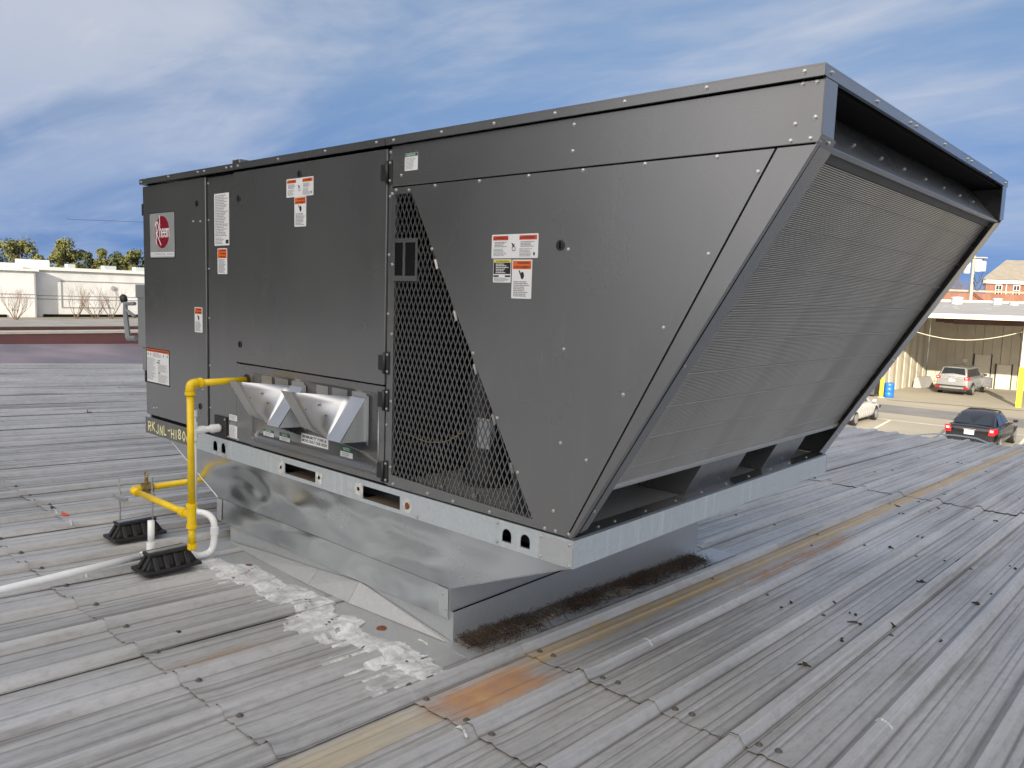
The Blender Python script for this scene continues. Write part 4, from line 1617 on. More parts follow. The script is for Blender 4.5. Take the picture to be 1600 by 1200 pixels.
def stroke(mb, pts, w, to3):
    for (a, b) in zip(pts[:-1], pts[1:]):
        d = V((b[0] - a[0], b[1] - a[1], 0))
        if d.length < 1e-6:
            continue
        d.normalize()
        nrm = V((-d.y, d.x, 0)) * w / 2
        e = d * w * .3
        q = [(a[0] - e.x - nrm.x, a[1] - e.y - nrm.y), (b[0] + e.x - nrm.x, b[1] + e.y - nrm.y), (b[0] + e.x + nrm.x, b[1] + e.y + nrm.y), (a[0] - e.x + nrm.x, a[1] - e.y + nrm.y)]
        STK[0] += 1
        mb.add([V(to3(*p_)) + V((0, -.00001 * (STK[0] % 60), 0)) for p_ in q], [(0, 1, 2, 3)])


def curve(pts, n=6):
    out = []
    P = [pts[0]] + list(pts) + [pts[-1]]
    for i in range(1, len(P) - 2):
        for k in range(n):
            t = k / n
            out.append(tuple(.5 * ((2 * P[i][j]) + (-P[i - 1][j] + P[i + 1][j]) * t + (2 * P[i - 1][j] - 5 * P[i][j] + 4 * P[i + 1][j] - P[i + 2][j]) * t * t + (-P[i - 1][j] + 3 * P[i][j] - 3 * P[i + 1][j] + P[i + 2][j]) * t ** 3) for j in (0, 1)))
    out.append(P[-2])
    return out


stroke(tx, curve([(.166, 1.118), (.176, 1.130), (.176, 1.05), (.178, 1.015)]), .0085, T)
stroke(tx, curve([(.166, 1.122), (.190, 1.136), (.206, 1.115), (.198, 1.088), (.182, 1.074)]), .0085, T)
stroke(tx, curve([(.182, 1.074), (.205, 1.045), (.236, 1.008)]), .0085, T)
stroke(tx, [(.222, 1.170), (.222, 1.052)], .0085, T)
stroke(tx, curve([(.222, 1.085), (.232, 1.097), (.240, 1.085), (.240, 1.052)]), .0075, T)
for ex in (.262, .290):
    stroke(tx, curve([(ex - .011, 1.076), (ex + .010, 1.078), (ex + .006, 1.094), (ex - .006, 1.095), (ex - .012, 1.074), (ex - .002, 1.053), (ex + .011, 1.060)]), .007, T)
stroke(tx, [(.308, 1.097), (.308, 1.052)], .0075, T)
stroke(tx, curve([(.308, 1.088), (.316, 1.097), (.322, 1.088), (.322, 1.052)]), .0075, T)
stroke(tx, curve([(.322, 1.088), (.330, 1.097), (.337, 1.088), (.337, 1.052)]), .0075, T)
tx.build('script', 'label_white', s)
b = MB()
quad(b, .100, .393, .944, .968, yb)
b.build('name_strip', 'label_white', s)
b = MB()
add_text(b, 'COMMERCIAL SERIES', .108, .9495, .277, .013, SXZ(yb - .0004))
b.build('lettering', 'print_grey', s)

# hand-chalked model number on the rail
T = SXZ(RY - .0008)
hz, bz = .052, -.080


def glyph(ch, x, w, base):
    ck = MB()
    g = {'R': [[(0, 0), (.05, 1)], [(0, 1), (.7, .95), (.75, .6), (.1, .5)], [(.3, .5), (.85, 0)]],
         'K': [[(0, 0), (.05, 1)], [(.8, 1), (.05, .45)], [(.2, .55), (.9, 0)]],
         'J': [[(.7, 1), (.7, .15), (.4, 0), (.05, .2)]],
         'N': [[(0, 0), (.1, 1), (.75, 0), (.85, 1)]],
         'L': [[(0, 1), (.05, 0), (.7, .02)]],
         '-': [[(0, .55), (.8, .6)]],
         'H': [[(0, 0), (0, 1)], [(.8, 0), (.8, 1)], [(0, .5), (.8, .5)]],
         '1': [[(.4, 0), (.4, 1)]],
         '8': [[(.5, .5), (.1, .75), (.5, 1), (.85, .75), (.1, .25), (.5, 0), (.9, .25), (.5, .5)]],
         '0': [[(.5, 0), (.1, .45), (.5, 1), (.9, .5), (.5, 0)]],
         'C': [[(.9, .9), (.4, 1), (.05, .5), (.4, 0), (.95, .1)]]}[ch]
    for st in g:
        pts = curve([(x + w * a, base + hz * c) for a, c in st], 4) if len(st) > 2 and ch in 'RJ80C' else [(x + w * a, base + hz * c) for a, c in st]
        stroke(ck, pts, .0078, T)
    ck.build('chalk_letter', 'chalk', unit)


x = .038
for i, ch in enumerate('RKJNL-H180CR'):
    w = {'1': .018, '-': .030}.get(ch, .040)
    glyph(ch, x, w, bz + .006 * math.sin(i * 1.7))
    x += w + .012

# ------------------------------------------------------------------ curb adapter and roof curb
adp = thing('curb_adapter', 'dented galvanised sheet-metal curb adapter flaring out under the air conditioner', 'curb adapter', (1.6, 1.1, -.51))
AX0, AX1, AY0, AY1 = .667, 2.546, .096, 2.118        # skirt
TX0, TX1, TY0, TY1 = .273, 3.218, .006, 2.206         # top under the rail
ZS, ZB, ZT = -.382, -.512, -.0985


def dent_face(name, p00, p10, p01, p11, amp, seed, nu=56, nv=14, mat='galv_bright'):
    p00, p10, p01, p11 = map(V, (p00, p10, p01, p11))
    nr = (p10 - p00).cross(p01 - p00).normalized()
    m = MB()
    for j in range(nv + 1):
        for i in range(nu + 1):
            u, v = i / nu, j / nv
            p = (p00 * (1 - u) + p10 * u) * (1 - v) + (p01 * (1 - u) + p11 * u) * v
            e = min(1, 6 * u, 6 * (1 - u)) * min(1, 4 * v, 4 * (1 - v))
            d = noise.fractal(V((p.x * 2.4 + seed, p.y * 2.4, p.z * 5)), 1.0, 2.1, 3) * amp * e
            m.v.append(p + nr * d)
    for j in range(nv):
        for i in range(nu):
            a = j * (nu + 1) + i
            m.f.append((a, a + 1, a + nu + 2, a + nu + 1))
    o = mesh_obj(name, m.v, m.f, mat, adp, smooth=True)
    return o


dent_face('flare_panel', (AX0, AY0, ZS), (AX1, AY0, ZS), (TX0, TY0, ZT), (TX1, TY0, ZT), .026, 1.0)
dent_face('flare_panel', (AX1, AY0, ZS), (AX1, AY1, ZS), (TX1, TY0, ZT), (TX1, TY1, ZT), .008, 5.0)
dent_face('flare_panel', (AX0, AY1, ZS), (AX0, AY0, ZS), (TX0, TY1, ZT), (TX0, TY0, ZT), .008, 8.0)
dent_face('flare_panel', (AX1, AY1, ZS), (AX0, AY1, ZS), (TX1, TY1, ZT), (TX0, TY1, ZT), .008, 9.0)
dent_face('skirt', (AX0, AY0, ZB), (AX1, AY0, ZB), (AX0, AY0 - .001, ZS - .0005), (AX1, AY0 - .001, ZS - .0005), .009, 3.0, nv=8)
MB().box((AX1 - .002, AY0 + .001, ZB), (AX1, AY1, ZS - .001)).build('skirt', 'galv', adp)
MB().box((AX0, AY0 + .001, ZB), (AX0 + .002, AY1, ZS - .001)).build('skirt', 'galv', adp)
MB().box((AX0 + .003, AY1 - .002, ZB), (AX1 - .003, AY1, ZS - .001)).build('skirt', 'galv', adp)
hip = V((AX1, AY0, ZS))
MB().tube([hip, V((TX1, TY0, ZT))], .0022, 6).build('hip_seam', 'galv_bright', adp)
MB().tube([V((AX0, AY0, ZS)), V((TX0, TY0, ZT))], .0022, 6).build('hip_seam', 'galv_bright', adp)
MB().tube([(AX1, AY0, ZS), (AX1, AY0, ZB)], .0025, 6).build('corner_seam', 'galv_bright', adp)
# folded corner tabs with tear-drop holes
MB().plate([(AX1 - .05, AY0 - .0035, ZB + .006), (AX1 - .002, AY0 - .0035, ZB + .006), (AX1 - .002, AY0 - .0035, ZS - .004), (AX1 - .07, AY0 - .0035, ZS - .004)], (0, -.0012, 0)).build('corner_tab', 'galv', adp)
MB().plate([(AX0 + .002, AY0 - .0035, ZB + .006), (AX0 + .05, AY0 - .0035, ZB + .006), (AX0 + .06, AY0 - .0035, ZS - .004), (AX0 + .002, AY0 - .0035, ZS - .004)], (0, -.0012, 0)).build('corner_tab', 'galv', adp)
for x in (AX1 - .034, AX0 + .03):
    inst(screw_me, 'screw', (x, AY0 - .005, ZS - .030), adp, ROTY)
inst(screw_me, 'screw', (AX1 - .015, AY0 - .005, ZB + .04), adp, ROTY)
inst(screw_me, 'screw', (AX1, AY0 + .03, ZS - .012), adp, ROTX, .8)

curb = thing('roof_curb', 'low galvanised roof curb below the adapter, with a triangular cricket on its near side', 'roof curb', (1.67, 1.1, -.66))
KX0, KX1, KY0, KY1 = .787, 2.560, .108, 2.103
zb = lambda y: roof_z(y) - .004
MB().plate([(KX0, KY0, zb(KY0)), (KX1, KY0, zb(KY0)), (KX1, KY0, ZB + .03), (KX0, KY0, ZB + .03)], (0, .002, 0)).build('curb_wall', 'galv', curb)
MB().plate([(KX1, KY0 + .0025, zb(KY0)), (KX1, KY1, zb(KY1)), (KX1, KY1, ZB + .03), (KX1, KY0 + .0025, ZB + .03)], (-.002, 0, 0)).build('curb_wall', 'galv', curb)
MB().plate([(KX0, KY0 + .0025, zb(KY0)), (KX0, KY1, zb(KY1)), (KX0, KY1, ZB + .03), (KX0, KY0 + .0025, ZB + .03)], (.002, 0, 0)).build('curb_wall', 'galv', curb)
MB().plate([(KX0 + .003, KY1, zb(KY1)), (KX1 - .003, KY1, zb(KY1)), (KX1 - .003, KY1, ZB + .03), (KX0 + .003, KY1, ZB + .03)], (0, .002, 0)).build('curb_wall', 'galv', curb)
MB().box((KX0 + .01, KY0 + .01, ZB + .02), (KX1 - .01, KY1 - .01, ZB + .03)).build('curb_nailer', 'dark', curb)
MB().tube([(KX1, KY0, zb(KY0)), (KX1, KY0, ZB + .03)], .002, 6).build('corner_seam', 'galv_dull', curb)
top_l = [(.80, -.607), (1.20, -.575), (1.64, -.545), (1.95, -.519), (2.555, -.608)]
for (xa, za), (xb, zb2) in zip(top_l[:-1], top_l[1:]):
    fy = lambda x: .088 - .050 * math.sin(math.pi * max(0, min(1, (x - .8) / 1.75)))
    a0, a1 = (xa + .001, fy(xa), roof_z(fy(xa)) + .007), (xb - .001, fy(xb), roof_z(fy(xb)) + .007)
    b0, b1 = (xa + .001, KY0 - .003, max(za, -.606)), (xb - .001, KY0 - .003, max(zb2, -.606))
    MB().plate([a0, a1, b1, b0], (0, -.0008, .0012)).build('cricket_sheet', 'galv_dull', curb)

# ------------------------------------------------------------------ gas line, drain, supports, disconnect
gas = thing('gas_pipe', 'yellow painted steel gas pipe rising beside the unit and turning into its side', 'gas pipe', (1.14, -.283, -.50))
GR = .0165
gx, gy = 1.145, -.283
MB().tube([(gx, .01, .327), (gx, gy + .035, .327)], GR, 16).build('pipe', 'gas_yellow', gas, smooth=True)
MB().tube(arc_path([(gx, gy + .05, .327), (gx, gy, .327), (gx, gy, .277)], .042), .0215, 16).build('elbow', 'gas_yellow', gas, smooth=True)
MB().lathe([(0, .0245), (.016, .0245)], (gx, gy, .272), (0, 0, 1), 18).build('elbow_collar', 'gas_yellow', gas, smooth=False)
MB().lathe([(0, .0245), (.016, .0245)], (gx, gy + .040, .327), (0, 1, 0), 18).build('elbow_collar', 'gas_yellow', gas)
MB().tube([(gx, gy, .28), (gx, gy, -.27)], GR, 16).build('pipe', 'gas_yellow', gas, smooth=True)
tee = MB().tube([(gx, gy, -.268), (gx, gy, -.360)], .0215, 16)
tee.tube([(gx - .005, gy, -.314), (gx - .062, gy, -.314)], .0205, 16)
for z in (-.262, -.366):
    tee.lathe([(-.009, .0255), (.009, .0255)], (gx, gy, z), (0, 0, 1), 18)
tee.lathe([(0, .0255), (.016, .0255)], (gx - .055, gy, -.314), (-1, 0, 0), 18)
tee.build('tee', 'gas_yellow', gas, auto=True)
MB().tube([(gx, gy, -.362), (gx, gy, -.455)], GR, 16).build('drip_leg', 'gas_yellow', gas, smooth=True)
MB().lathe([(0, .019), (.006, .0225), (.030, .0225), (.031, .018)], (gx, gy, -.482), (0, 0, 1), 10).build('drip_cap', 'gas_yellow', gas)
MB().tube([(gx - .066, gy, -.314), (.52, gy, -.318)], GR, 16).build('pipe', 'gas_yellow', gas, smooth=True)
MB().lathe([(0, .0245), (.022, .0245), (.024, .021), (.05, .021)], (gx - .072, gy, -.314), (-1, 0, 0), 8).build('union', 'gas_yellow', gas)
MB().tube(arc_path([(.54, gy, -.318), (.472, gy, -.318), (.472, gy + .05, -.318)], .045), .022, 14).build('elbow', 'gas_yellow', gas, smooth=True)
MB().tube([(.472, gy + .10, -.318), (.472, 2.6, -.322)], GR, 16).build('pipe', 'gas_yellow', gas, smooth=True)
vl = MB().lathe([(0, .024), (.012, .024), (.014, .030), (.052, .030), (.054, .024), (.066, .024)], (.472, gy + .040, -.318), (0, 1, 0), 8).build('valve', 'brass', gas)
MB().lathe([(0, .011), (.02, .011), (.021, .008), (.028, .008)], (.472, gy + .073, -.290), (0, 0, 1), 8).build('valve_stem', 'brass', vl)
MB().tube([(.472 + .018 * math.cos(a), gy + .073, -.247 + .018 * math.sin(a)) for a in [2 * math.pi * k / 14 for k in range(15)]], .004, 6).build('valve_ring', 'brass', vl, smooth=True)

dr = thing('drain_pipe', 'white plastic condensate drain pipe with a looped trap running away across the roof', 'drain pipe', (1.0, -.35, -.50))
PR = .0165
dx_, dy_ = .897, -.150
MB().tube([(dx_, .0, .052), (dx_, dy_ + .02, .052)], PR, 16).build('pipe', 'pvc', dr, smooth=True)
MB().lathe([(0, .0215), (.045, .0215)], (dx_, -.012, .052), (0, -1, 0), 18).build('coupling', 'pvc', dr)
MB().lathe([(0, .0205), (.035, .0205)], (dx_, -.092, .052), (0, -1, 0), 18).build('coupling', 'pvc', dr)
MB().tube([(dx_, dy_, .16), (dx_, dy_, .02)], PR, 16).build('vent_stub', 'pvc', dr, smooth=True)
MB().lathe([(0, .021), (.035, .021)], (dx_, dy_, .125), (0, 0, 1), 16).build('vent_cap', 'pvc', dr)
tt = MB().tube([(dx_, dy_, .095), (dx_, dy_, .0)], .0208, 16)
tt.tube([(dx_, dy_ + .0, .052), (dx_, dy_ + .045, .052)], .0208, 16)
tt.build('tee', 'pvc', dr, auto=True)
MB().tube([(dx_, dy_, .02), (dx_, dy_, -.325)], PR, 16).build('pipe', 'pvc', dr, smooth=True)
trap = arc_path([(dx_, dy_, -.32), (dx_, dy_, -.372), (.945, -.108, -.375), (1.01, -.100, -.40), (1.02, -.105, -.50), (1.025, -.125, -.562), (1.01, -.20, -.572), (1.0, -.25, -.525), (.995, -.32, -.510), (.99, -.385, -.510)], .05, 6)
MB().tube(trap, PR, 14).build('trap', 'pvc', dr, smooth=True)
MB().lathe([(0, .0205), (.038, .0205)], (1.017, -.103, -.435), (.03, -.01, -1), 16).build('coupling', 'pvc', dr)
t2 = MB().tube([(.995, -.362, -.510), (1.001, -.465, -.5085)], .0212, 16)
t2.tube([(.998, -.415, -.508), (.998, -.415, -.452)], .0212, 16)
t2.build('tee', 'pvc', dr, auto=True)
MB().tube([(.998, -.415, -.46), (.996, -.413, -.345)], PR * .95, 16).build('vent_stub', 'pvc', dr, smooth=True)
MB().tube([(.999, -.45, -.5085), (1.06, -.82, -.497), (1.40, -2.9, -.42)], PR, 14).build('pipe', 'pvc', dr, smooth=True)
MB().lathe([(0, .0225), (.010, .0225)], (.994, -.352, -.510), (0, -1, 0), 16).build('hose_clamp', 'zinc', dr)
MB().box((1.008, -.364, -.506), (1.024, -.352, -.494)).build('clamp_screw', 'zinc', dr)


def rubber_block(x, y, label, posts):
    """recycled-rubber pipe support: base flange, webbed body, flat cap"""
    z = roof_z(y) + .028
    t = thing('pipe_support', label, 'pipe support', (x, y, z), 'black rubber pipe supports')
    hx, hy = .078, .138
    b = MB()
    b.hexa([(x - hx, y - hy, z), (x + hx, y - hy, z), (x + hx, y + hy, z), (x - hx, y + hy, z)],
           [(x - hx, y - hy, z + .016), (x + hx, y - hy, z + .016), (x + hx, y + hy, z + .016), (x - hx, y + hy, z + .016)])
    b.build('base_flange', 'rubber', t, bevel=.004)
    MB().hexa([(x - .046, y - .115, z + .0162), (x + .046, y - .115, z + .0162), (x + .046, y + .115, z + .0162), (x - .046, y + .115, z + .0162)],
              [(x - .026, y - .085, z + .070), (x + .026, y - .085, z + .070), (x + .026, y + .085, z + .070), (x - .026, y + .085, z + .070)]).build('body', 'rubber', t, bevel=.004)
    for s in (-1, 1):
        for yy in (-.075, -.025, .025, .075):
            MB().hexa([(x + s * .040, y + yy - .011, z + .017), (x + s * .074, y + yy - .011, z + .017), (x + s * .074, y + yy + .011, z + .017), (x + s * .040, y + yy + .011, z + .017)],
                      [(x + s * .022, y + yy - .010, z + .074), (x + s * .036, y + yy - .010, z + .074), (x + s * .036, y + yy + .010, z + .074), (x + s * .022, y + yy + .010, z + .074)]).build('web', 'rubber', t, bevel=.003)
    for s in (-1, 1):
        for xx in (-.024, .024):
            MB().hexa([(x + xx - .010, y + s * .108, z + .017), (x + xx + .010, y + s * .108, z + .017), (x + xx + .010, y + s * .132, z + .017), (x + xx - .010, y + s * .132, z + .017)],
                      [(x + xx - .009, y + s * .080, z + .074), (x + xx + .009, y + s * .080, z + .074), (x + xx + .009, y + s * .096, z + .074), (x + xx - .009, y + s * .096, z + .074)]).build('web', 'rubber', t, bevel=.003)
    MB().box((x - .040, y - .10, z + .0742), (x + .040, y + .10, z + .090)).build('cap', 'rubber', t, bevel=.004)
    MB().box((x - .018, y - .092, z + .0902), (x + .018, y + .092, z + .0925)).build('steel_strip', 'zinc', t)
    return t, z + .0925


t1, ztop = rubber_block(.475, -.275, 'black rubber pipe support with two threaded rods, farther of the two', True)
for yy in (-.335, -.20):
    MB().tube([(.475 - (.045 if yy < -.3 else -.045), yy, ztop - .02), (.475 - (.045 if yy < -.3 else -.045), yy, -.250)], .0048, 8).build('threaded_rod', 'zinc', t1)
st = MB().box((.415, -.365, -.3555), (.545, -.335, -.3365))
st.build('strut', 'zinc', t1, bevel=.002)
MB().box((.415, -.225, -.3555), (.545, -.195, -.3365)).build('strut', 'zinc', t1, bevel=.002)
for xx, yy in ((.430, -.335), (.520, -.20)):
    for zz in (-.360, -.334):
        MB().lathe([(0, .010), (.007, .010)], (xx, yy, zz), (0, 0, 1), 6).build('nut', 'zinc', t1)
t2_, zt2 = rubber_block(1.075, -.375, 'black rubber pipe support under the white drain pipe, nearer of the two', False)

# electrical disconnect on the far end of the unit
dc = thing('disconnect_switch', 'grey electrical disconnect box with a lever handle at the far end of the unit', 'disconnect switch', (-.12, .16, .40))
MB().box((-.225, .05, .40), (-.035, .30, .775)).build('box', 'grey_box', dc, bevel=.006)
MB().box((-.190, .06, .255), (-.035, .20, .398)).build('lower_box', 'grey_box', dc, bevel=.004)
MB().box((-.236, .044, .700), (-.030, .306, .782)).build('hood', 'grey_box', dc, bevel=.004)
MB().box((-.032, .06, .30), (-.004, .28, .76)).build('bracket', 'galv_dull', dc)
lv = MB()
lv.tube([(-.235, .040, .450), (-.330, .035, .445)], .016, 8)
lv.tube([(-.330, .035, .445), (-.352, .030, .60), (-.345, .028, .672)], [.018, .016, .014], 8)
lv.tube([(-.345, .028, .66), (-.235, .040, .664)], .012, 8)
lv.tube([(-.335, .030, .62), (-.235, .040, .585)], .010, 8)
lo_ = lv.build('lever', 'grey_box', dc, auto=True)
MB().lathe([(0, .012), (.012, .022), (.040, .022), (.052, .012)], (-.356, .028, .668), (-.5, 0, .8), 12).build('lever_knob', 'black_plastic', lo_, smooth=True)

# loose bits on the roof
MB().tube(arc_path([(-.42, -.40, -.575), (-.33, -.405, -.574), (-.24, -.40, -.575)], .02), .009, 6).build('x', 'litter')
o = bpy.data.objects['x']
o.name = 'dark_rag'
tag(o, 'dark rolled scrap lying on the roof left of the rubber supports', 'scrap')
o = MB().box((-.232, -.408, -.585), (-.17, -.388, -.570)).build('red_tape', 'label_red', bevel=.003)
tag(o, 'small red scrap at the end of the dark rag', 'scrap')
pts = [(.298 + .035 * math.cos(a) * (1 + .1 * math.sin(3 * a)), -.647 + .045 * math.sin(a), roof_z(-.647) + .0055) for a in [2 * math.pi * k / 18 for k in range(18)]]
MB().plate(pts, (0, 0, .0012)).build('paint_spot', 'label_yellow', metal_roof)

# ------------------------------------------------------------------ maroon roof section beyond the sheets
mr = struct(mesh_obj('maroon_roof', [(-11.0, -14, -.03), (-11.0, 10.3, -1.12), (-15.2, 10.3, -.78), (-15.2, -14, -.66)], [(0, 1, 2, 3)], 'maroon_roof'))
pw = thing('parapet_wall', 'low maroon metal parapet with a cream coping along the left edge of the roofs', 'parapet', (-15.3, 3, -1.2))
MB().hexa([(-15.9, -14, -1.4), (-15.15, -14, -1.4), (-14.2, 10.3, -1.6), (-15.0, 10.3, -1.6)], [(-15.95, -14, -.42), (-15.55, -14, -.42), (-14.5, 10.3, -.40), (-15.05, 10.3, -.40)]).build('wall', 'maroon', pw)
MB().hexa([(-15.98, -14, -.415), (-15.53, -14, -.415), (-14.48, 10.3, -.395), (-15.08, 10.3, -.395)], [(-15.98, -14, -.365), (-15.53, -14, -.365), (-14.48, 10.3, -.345), (-15.08, 10.3, -.345)]).build('coping', 'cream', pw)
MB().hexa([(-16.2, -14, -.5), (-16.0, -14, -.5), (-15.1, 10.3, -.5), (-15.3, 10.3, -.5)], [(-16.2, -14, -.30), (-16.0, -14, -.30), (-15.1, 10.3, -.27), (-15.3, 10.3, -.27)]).build('back_rail', 'maroon_steel', pw)
MB().hexa([(-15.6, -14, GZ), (-15.3, -14, GZ), (-14.4, 10.3, GZ), (-14.7, 10.3, GZ)], [(-15.6, -14, -1.4), (-15.3, -14, -1.4), (-14.4, 10.3, -1.6), (-14.7, 10.3, -1.6)]).build('lower_wall', 'maroon', pw)
o = MB().hexa([(-13.15, 5.02, -.84), (-12.82, 5.32, -.85), (-12.80, 5.29, -.85), (-13.13, 4.99, -.84)], [(-13.15, 5.02, -.80), (-12.82, 5.32, -.81), (-12.80, 5.29, -.81), (-13.13, 4.99, -.80)]).build('cream_batten', 'cream')
tag(o, 'cream batten lying on the maroon roof behind the disconnect box', 'batten')

# ------------------------------------------------------------------ white commercial building, shrubs and trees to the left
wb = thing('white_building', 'long white stuccoed commercial building with a stepped parapet behind the roofs', 'building', (-124, 40, GZ))
# facade runs from A to B facing +x
fa = [(-122.9, 10.0), (-123.0, 37.0), (-124.1, 38.4), (-125.2, 75.0)]


def facade(name, a, b, z0, z1, th=6.0, mat='white_stucco'):
    (xa, ya), (xb, yb_) = a, b
    return MB().hexa([(xa, ya, z0), (xb, yb_, z0), (xb - th, yb_, z0), (xa - th, ya, z0)], [(xa, ya, z1), (xb, yb_, z1), (xb - th, yb_, z1), (xa - th, ya, z1)]).build(name, mat, wb)


facade('wall', fa[0], (fa[1][0], 36.9), GZ, 2.0)
facade('wall', (-124.1, 37.0), fa[3], GZ, 2.25)
facade('cornice', (fa[0][0] + .35, fa[0][1]), (fa[1][0] + .35, 37.2), 2.01, 2.35, 2.0, 'white_trim')
facade('cornice', (-123.75, 37.3), (fa[3][0] + .35, 75), 2.26, 2.75, 2.0, 'white_trim')
for z in (-1.35, -1.85):
    facade('band_line', (fa[0][0] + .05, 10.0), (fa[1][0] + .05, 36.9), z, z + .11, .04, 'stucco_line')
    facade('band_line', (-124.05, 37.05), (fa[3][0] + .05, 75), z - .15, z - .04, .04, 'stucco_line')
facade('plinth', (-124.0, 38.0), (fa[3][0] + .12, 75), GZ, GZ + .42, .1, 'dark')
facade('corner_line', (-122.86, 36.6), (-122.86, 36.78), GZ, 2.0, .05, 'stucco_line')
facade('plinth', (-122.8, 12.0), (-122.85, 33.0), GZ, GZ + .40, .1, 'dark')
for z0, z1, y0, y1 in ((.75, .85, 40.5, 62.0), (-3.2, -3.1, 40.5, 48.0)):
    x = -124.14 - (y0 - 38) * .03
    facade('panel_line', (x + .10, y0), (x - (y1 - y0) * .03 + .10, y1), z0, z1, .06, 'stucco_line')
for y in (40.5, 62.0):
    x = -124.14 - (y - 38) * .03
    facade('panel_line', (x + .10, y), (x + .10, y + .1), -3.1 if y < 50 else -1.0, .8, .06, 'stucco_line')
for y0, y1, h in ((26.0, 28.0, .75), (30.0, 35.5, .7), (35.5, 39.6, 1.0), (18, 22, .6)):
    xo = -123.0 if y1 < 37 else -125.0
    MB().box((xo - 2.2, y0, 2.36), (xo - .8, y1, 2.40 + h + (.35 if y1 > 37 else 0))).build('parapet_step', 'white_trim', wb)
for y0, y1 in ((47.2, 49.0), (52.0, 54.0), (42.0, 43.0)):
    MB().box((-126.8, y0, 2.76), (-125.4, y1, 3.35)).build('roof_vent', 'transformer', wb)
MB().lathe([(0, .35), (.12, .35), (.14, .2)], (-124.35, 48.0, -.1), (1, 0, 0), 14).build('wall_lamp', 'stucco_line', wb)


def grow(m, p, d, L, r, depth, rr, spread=.5, up=.25):
    n = 3
    path, rad = [p], [r]
    q = p
    for k in range(n):
        d = (d + V((rr.uniform(-1, 1), rr.uniform(-1, 1), rr.uniform(-.4, .8))) * .16).normalized()
        q = q + d * L / n
        path.append(q)
        rad.append(r * (1 - .5 * (k + 1) / n))
    m.tube(path, rad, 5 if depth > 1 else 4, cap=False)
    if depth == 0:
        return
    for k in range(rr.choice((2, 3, 3))):
        dd = (d + V((rr.uniform(-1, 1), rr.uniform(-1, 1), rr.uniform(-.3, .9))) * spread + V((0, 0, up))).normalized()
        grow(m, path[rr.choice((2, 3))], dd, L * rr.uniform(.6, .85), r * .5, depth - 1, rr, spread, up)


SHRUB = ['bare pale shrub at the left edge in front of the white building', 'bare shrub just right of the white building\'s dark corner line', 'bare shrub with twin forks midway along the white building', 'bare shrub nearest to the unit in front of the white building']
for i, (x, y, h, ns) in enumerate(((-115.5, 32.0, 1.4, 7), (-118.5, 40.6, 1.7, 5), (-118.5, 43.2, 1.2, 5), (-118.5, 45.4, 1.8, 5))):
    rr = random.Random(40 + i)
    h *= 1.25
    ns += 3
    t = thing('bare_shrub', SHRUB[i], 'shrub', (x, y, GZ), 'bare shrubs before the white building')
    m = MB()
    for k in range(ns):
        a = rr.uniform(0, 6.28)
        grow(m, V((x + .15 * math.cos(a), y + .15 * math.sin(a), GZ)), V((math.cos(a) * .55, math.sin(a) * .75, 1)).normalized(), h, .055, 3, rr, .6, .15)
    m.build('stems', 'bark', t)


def tree(x, y, zb_, h, cw, label, mat, seed, nleaf=5200, group='trees behind the white building', cat='tree'):
    rr = random.Random(seed)
    t = thing('evergreen_tree', label, cat, (x, y, zb_), group)
    m = MB()
    m.tube([(x, y, zb_), (x + .2, y, zb_ + h * .4), (x, y + .2, zb_ + h * .92)], [.35, .25, .05], 7)
    for k in range(9):
        a = rr.uniform(0, 6.28)
        z = zb_ + h * rr.uniform(.4, .8)
        m.tube([(x, y, z), (x + math.cos(a) * cw * .35, y + math.sin(a) * cw * .35, z + h * .08), (x + math.cos(a) * cw * .7, y + math.sin(a) * cw * .7, z + h * .14)], [.12, .08, .03], 5)
    m.build('trunk', 'bark', t)
    c = MB()
    clumps = []
    for k in range(26):
        a = rr.uniform(0, 6.28)
        u = rr.uniform(-1, 1)
        rad = cw * (1 - .55 * max(0, u)) * rr.uniform(.25, .95)
        clumps.append((V((x + math.cos(a) * rad, y + math.sin(a) * rad, zb_ + h * (.68 + .30 * u))), cw * rr.uniform(.20, .42)))
    for k in range(nleaf):
        p, r = rr.choice(clumps)
        d = V((rr.gauss(0, 1), rr.gauss(0, 1), rr.gauss(0, .8)))
        d.normalize()
        q = p + d * r * (rr.random() ** .4)
        s = rr.uniform(.10, .24)
        a = V((rr.gauss(0, 1), rr.gauss(0, 1), rr.gauss(0, 1))).normalized() * s
        b = a.cross(d).normalized() * s * .6
        c.add([q - a - b, q + a - b, q + a + b, q - a + b], [(0, 1, 2, 3)])
    c.build('crown', mat, t)
    return t


TL = ['round olive crown cut by the left edge of the picture', 'broad olive evergreen above the parapet steps', 'tall olive evergreen, leftmost of the group near the unit', 'small dark evergreen second in the group near the unit', 'narrow olive evergreen third in the group near the unit', 'greyish low evergreen behind the group near the unit', 'yellow-green evergreen beside the corner of the unit', 'low dark evergreen tucked against the unit']
for i, (x, y, top, cw, mt) in enumerate(((-146.5, 38.5, 6.2, 3.2, 0), (-143.0, 42.6, 6.7, 4.0, 0), (-137.5, 47.6, 6.9, 3.2, 0), (-136.0, 50.4, 5.4, 2.3, 1), (-134.0, 52.4, 5.9, 1.9, 0), (-133.5, 54.6, 5.2, 2.6, 1), (-132.0, 55.8, 6.2, 2.6, 0), (-131.5, 58.6, 4.6, 2.4, 1))):
    tree(x * 1.12 + .9, y * 1.10 - 1.5, GZ, (top * 1.13 - GZ), cw * 1.12, TL[i], ('foliage_olive', 'foliage_dark')[mt], 60 + i)

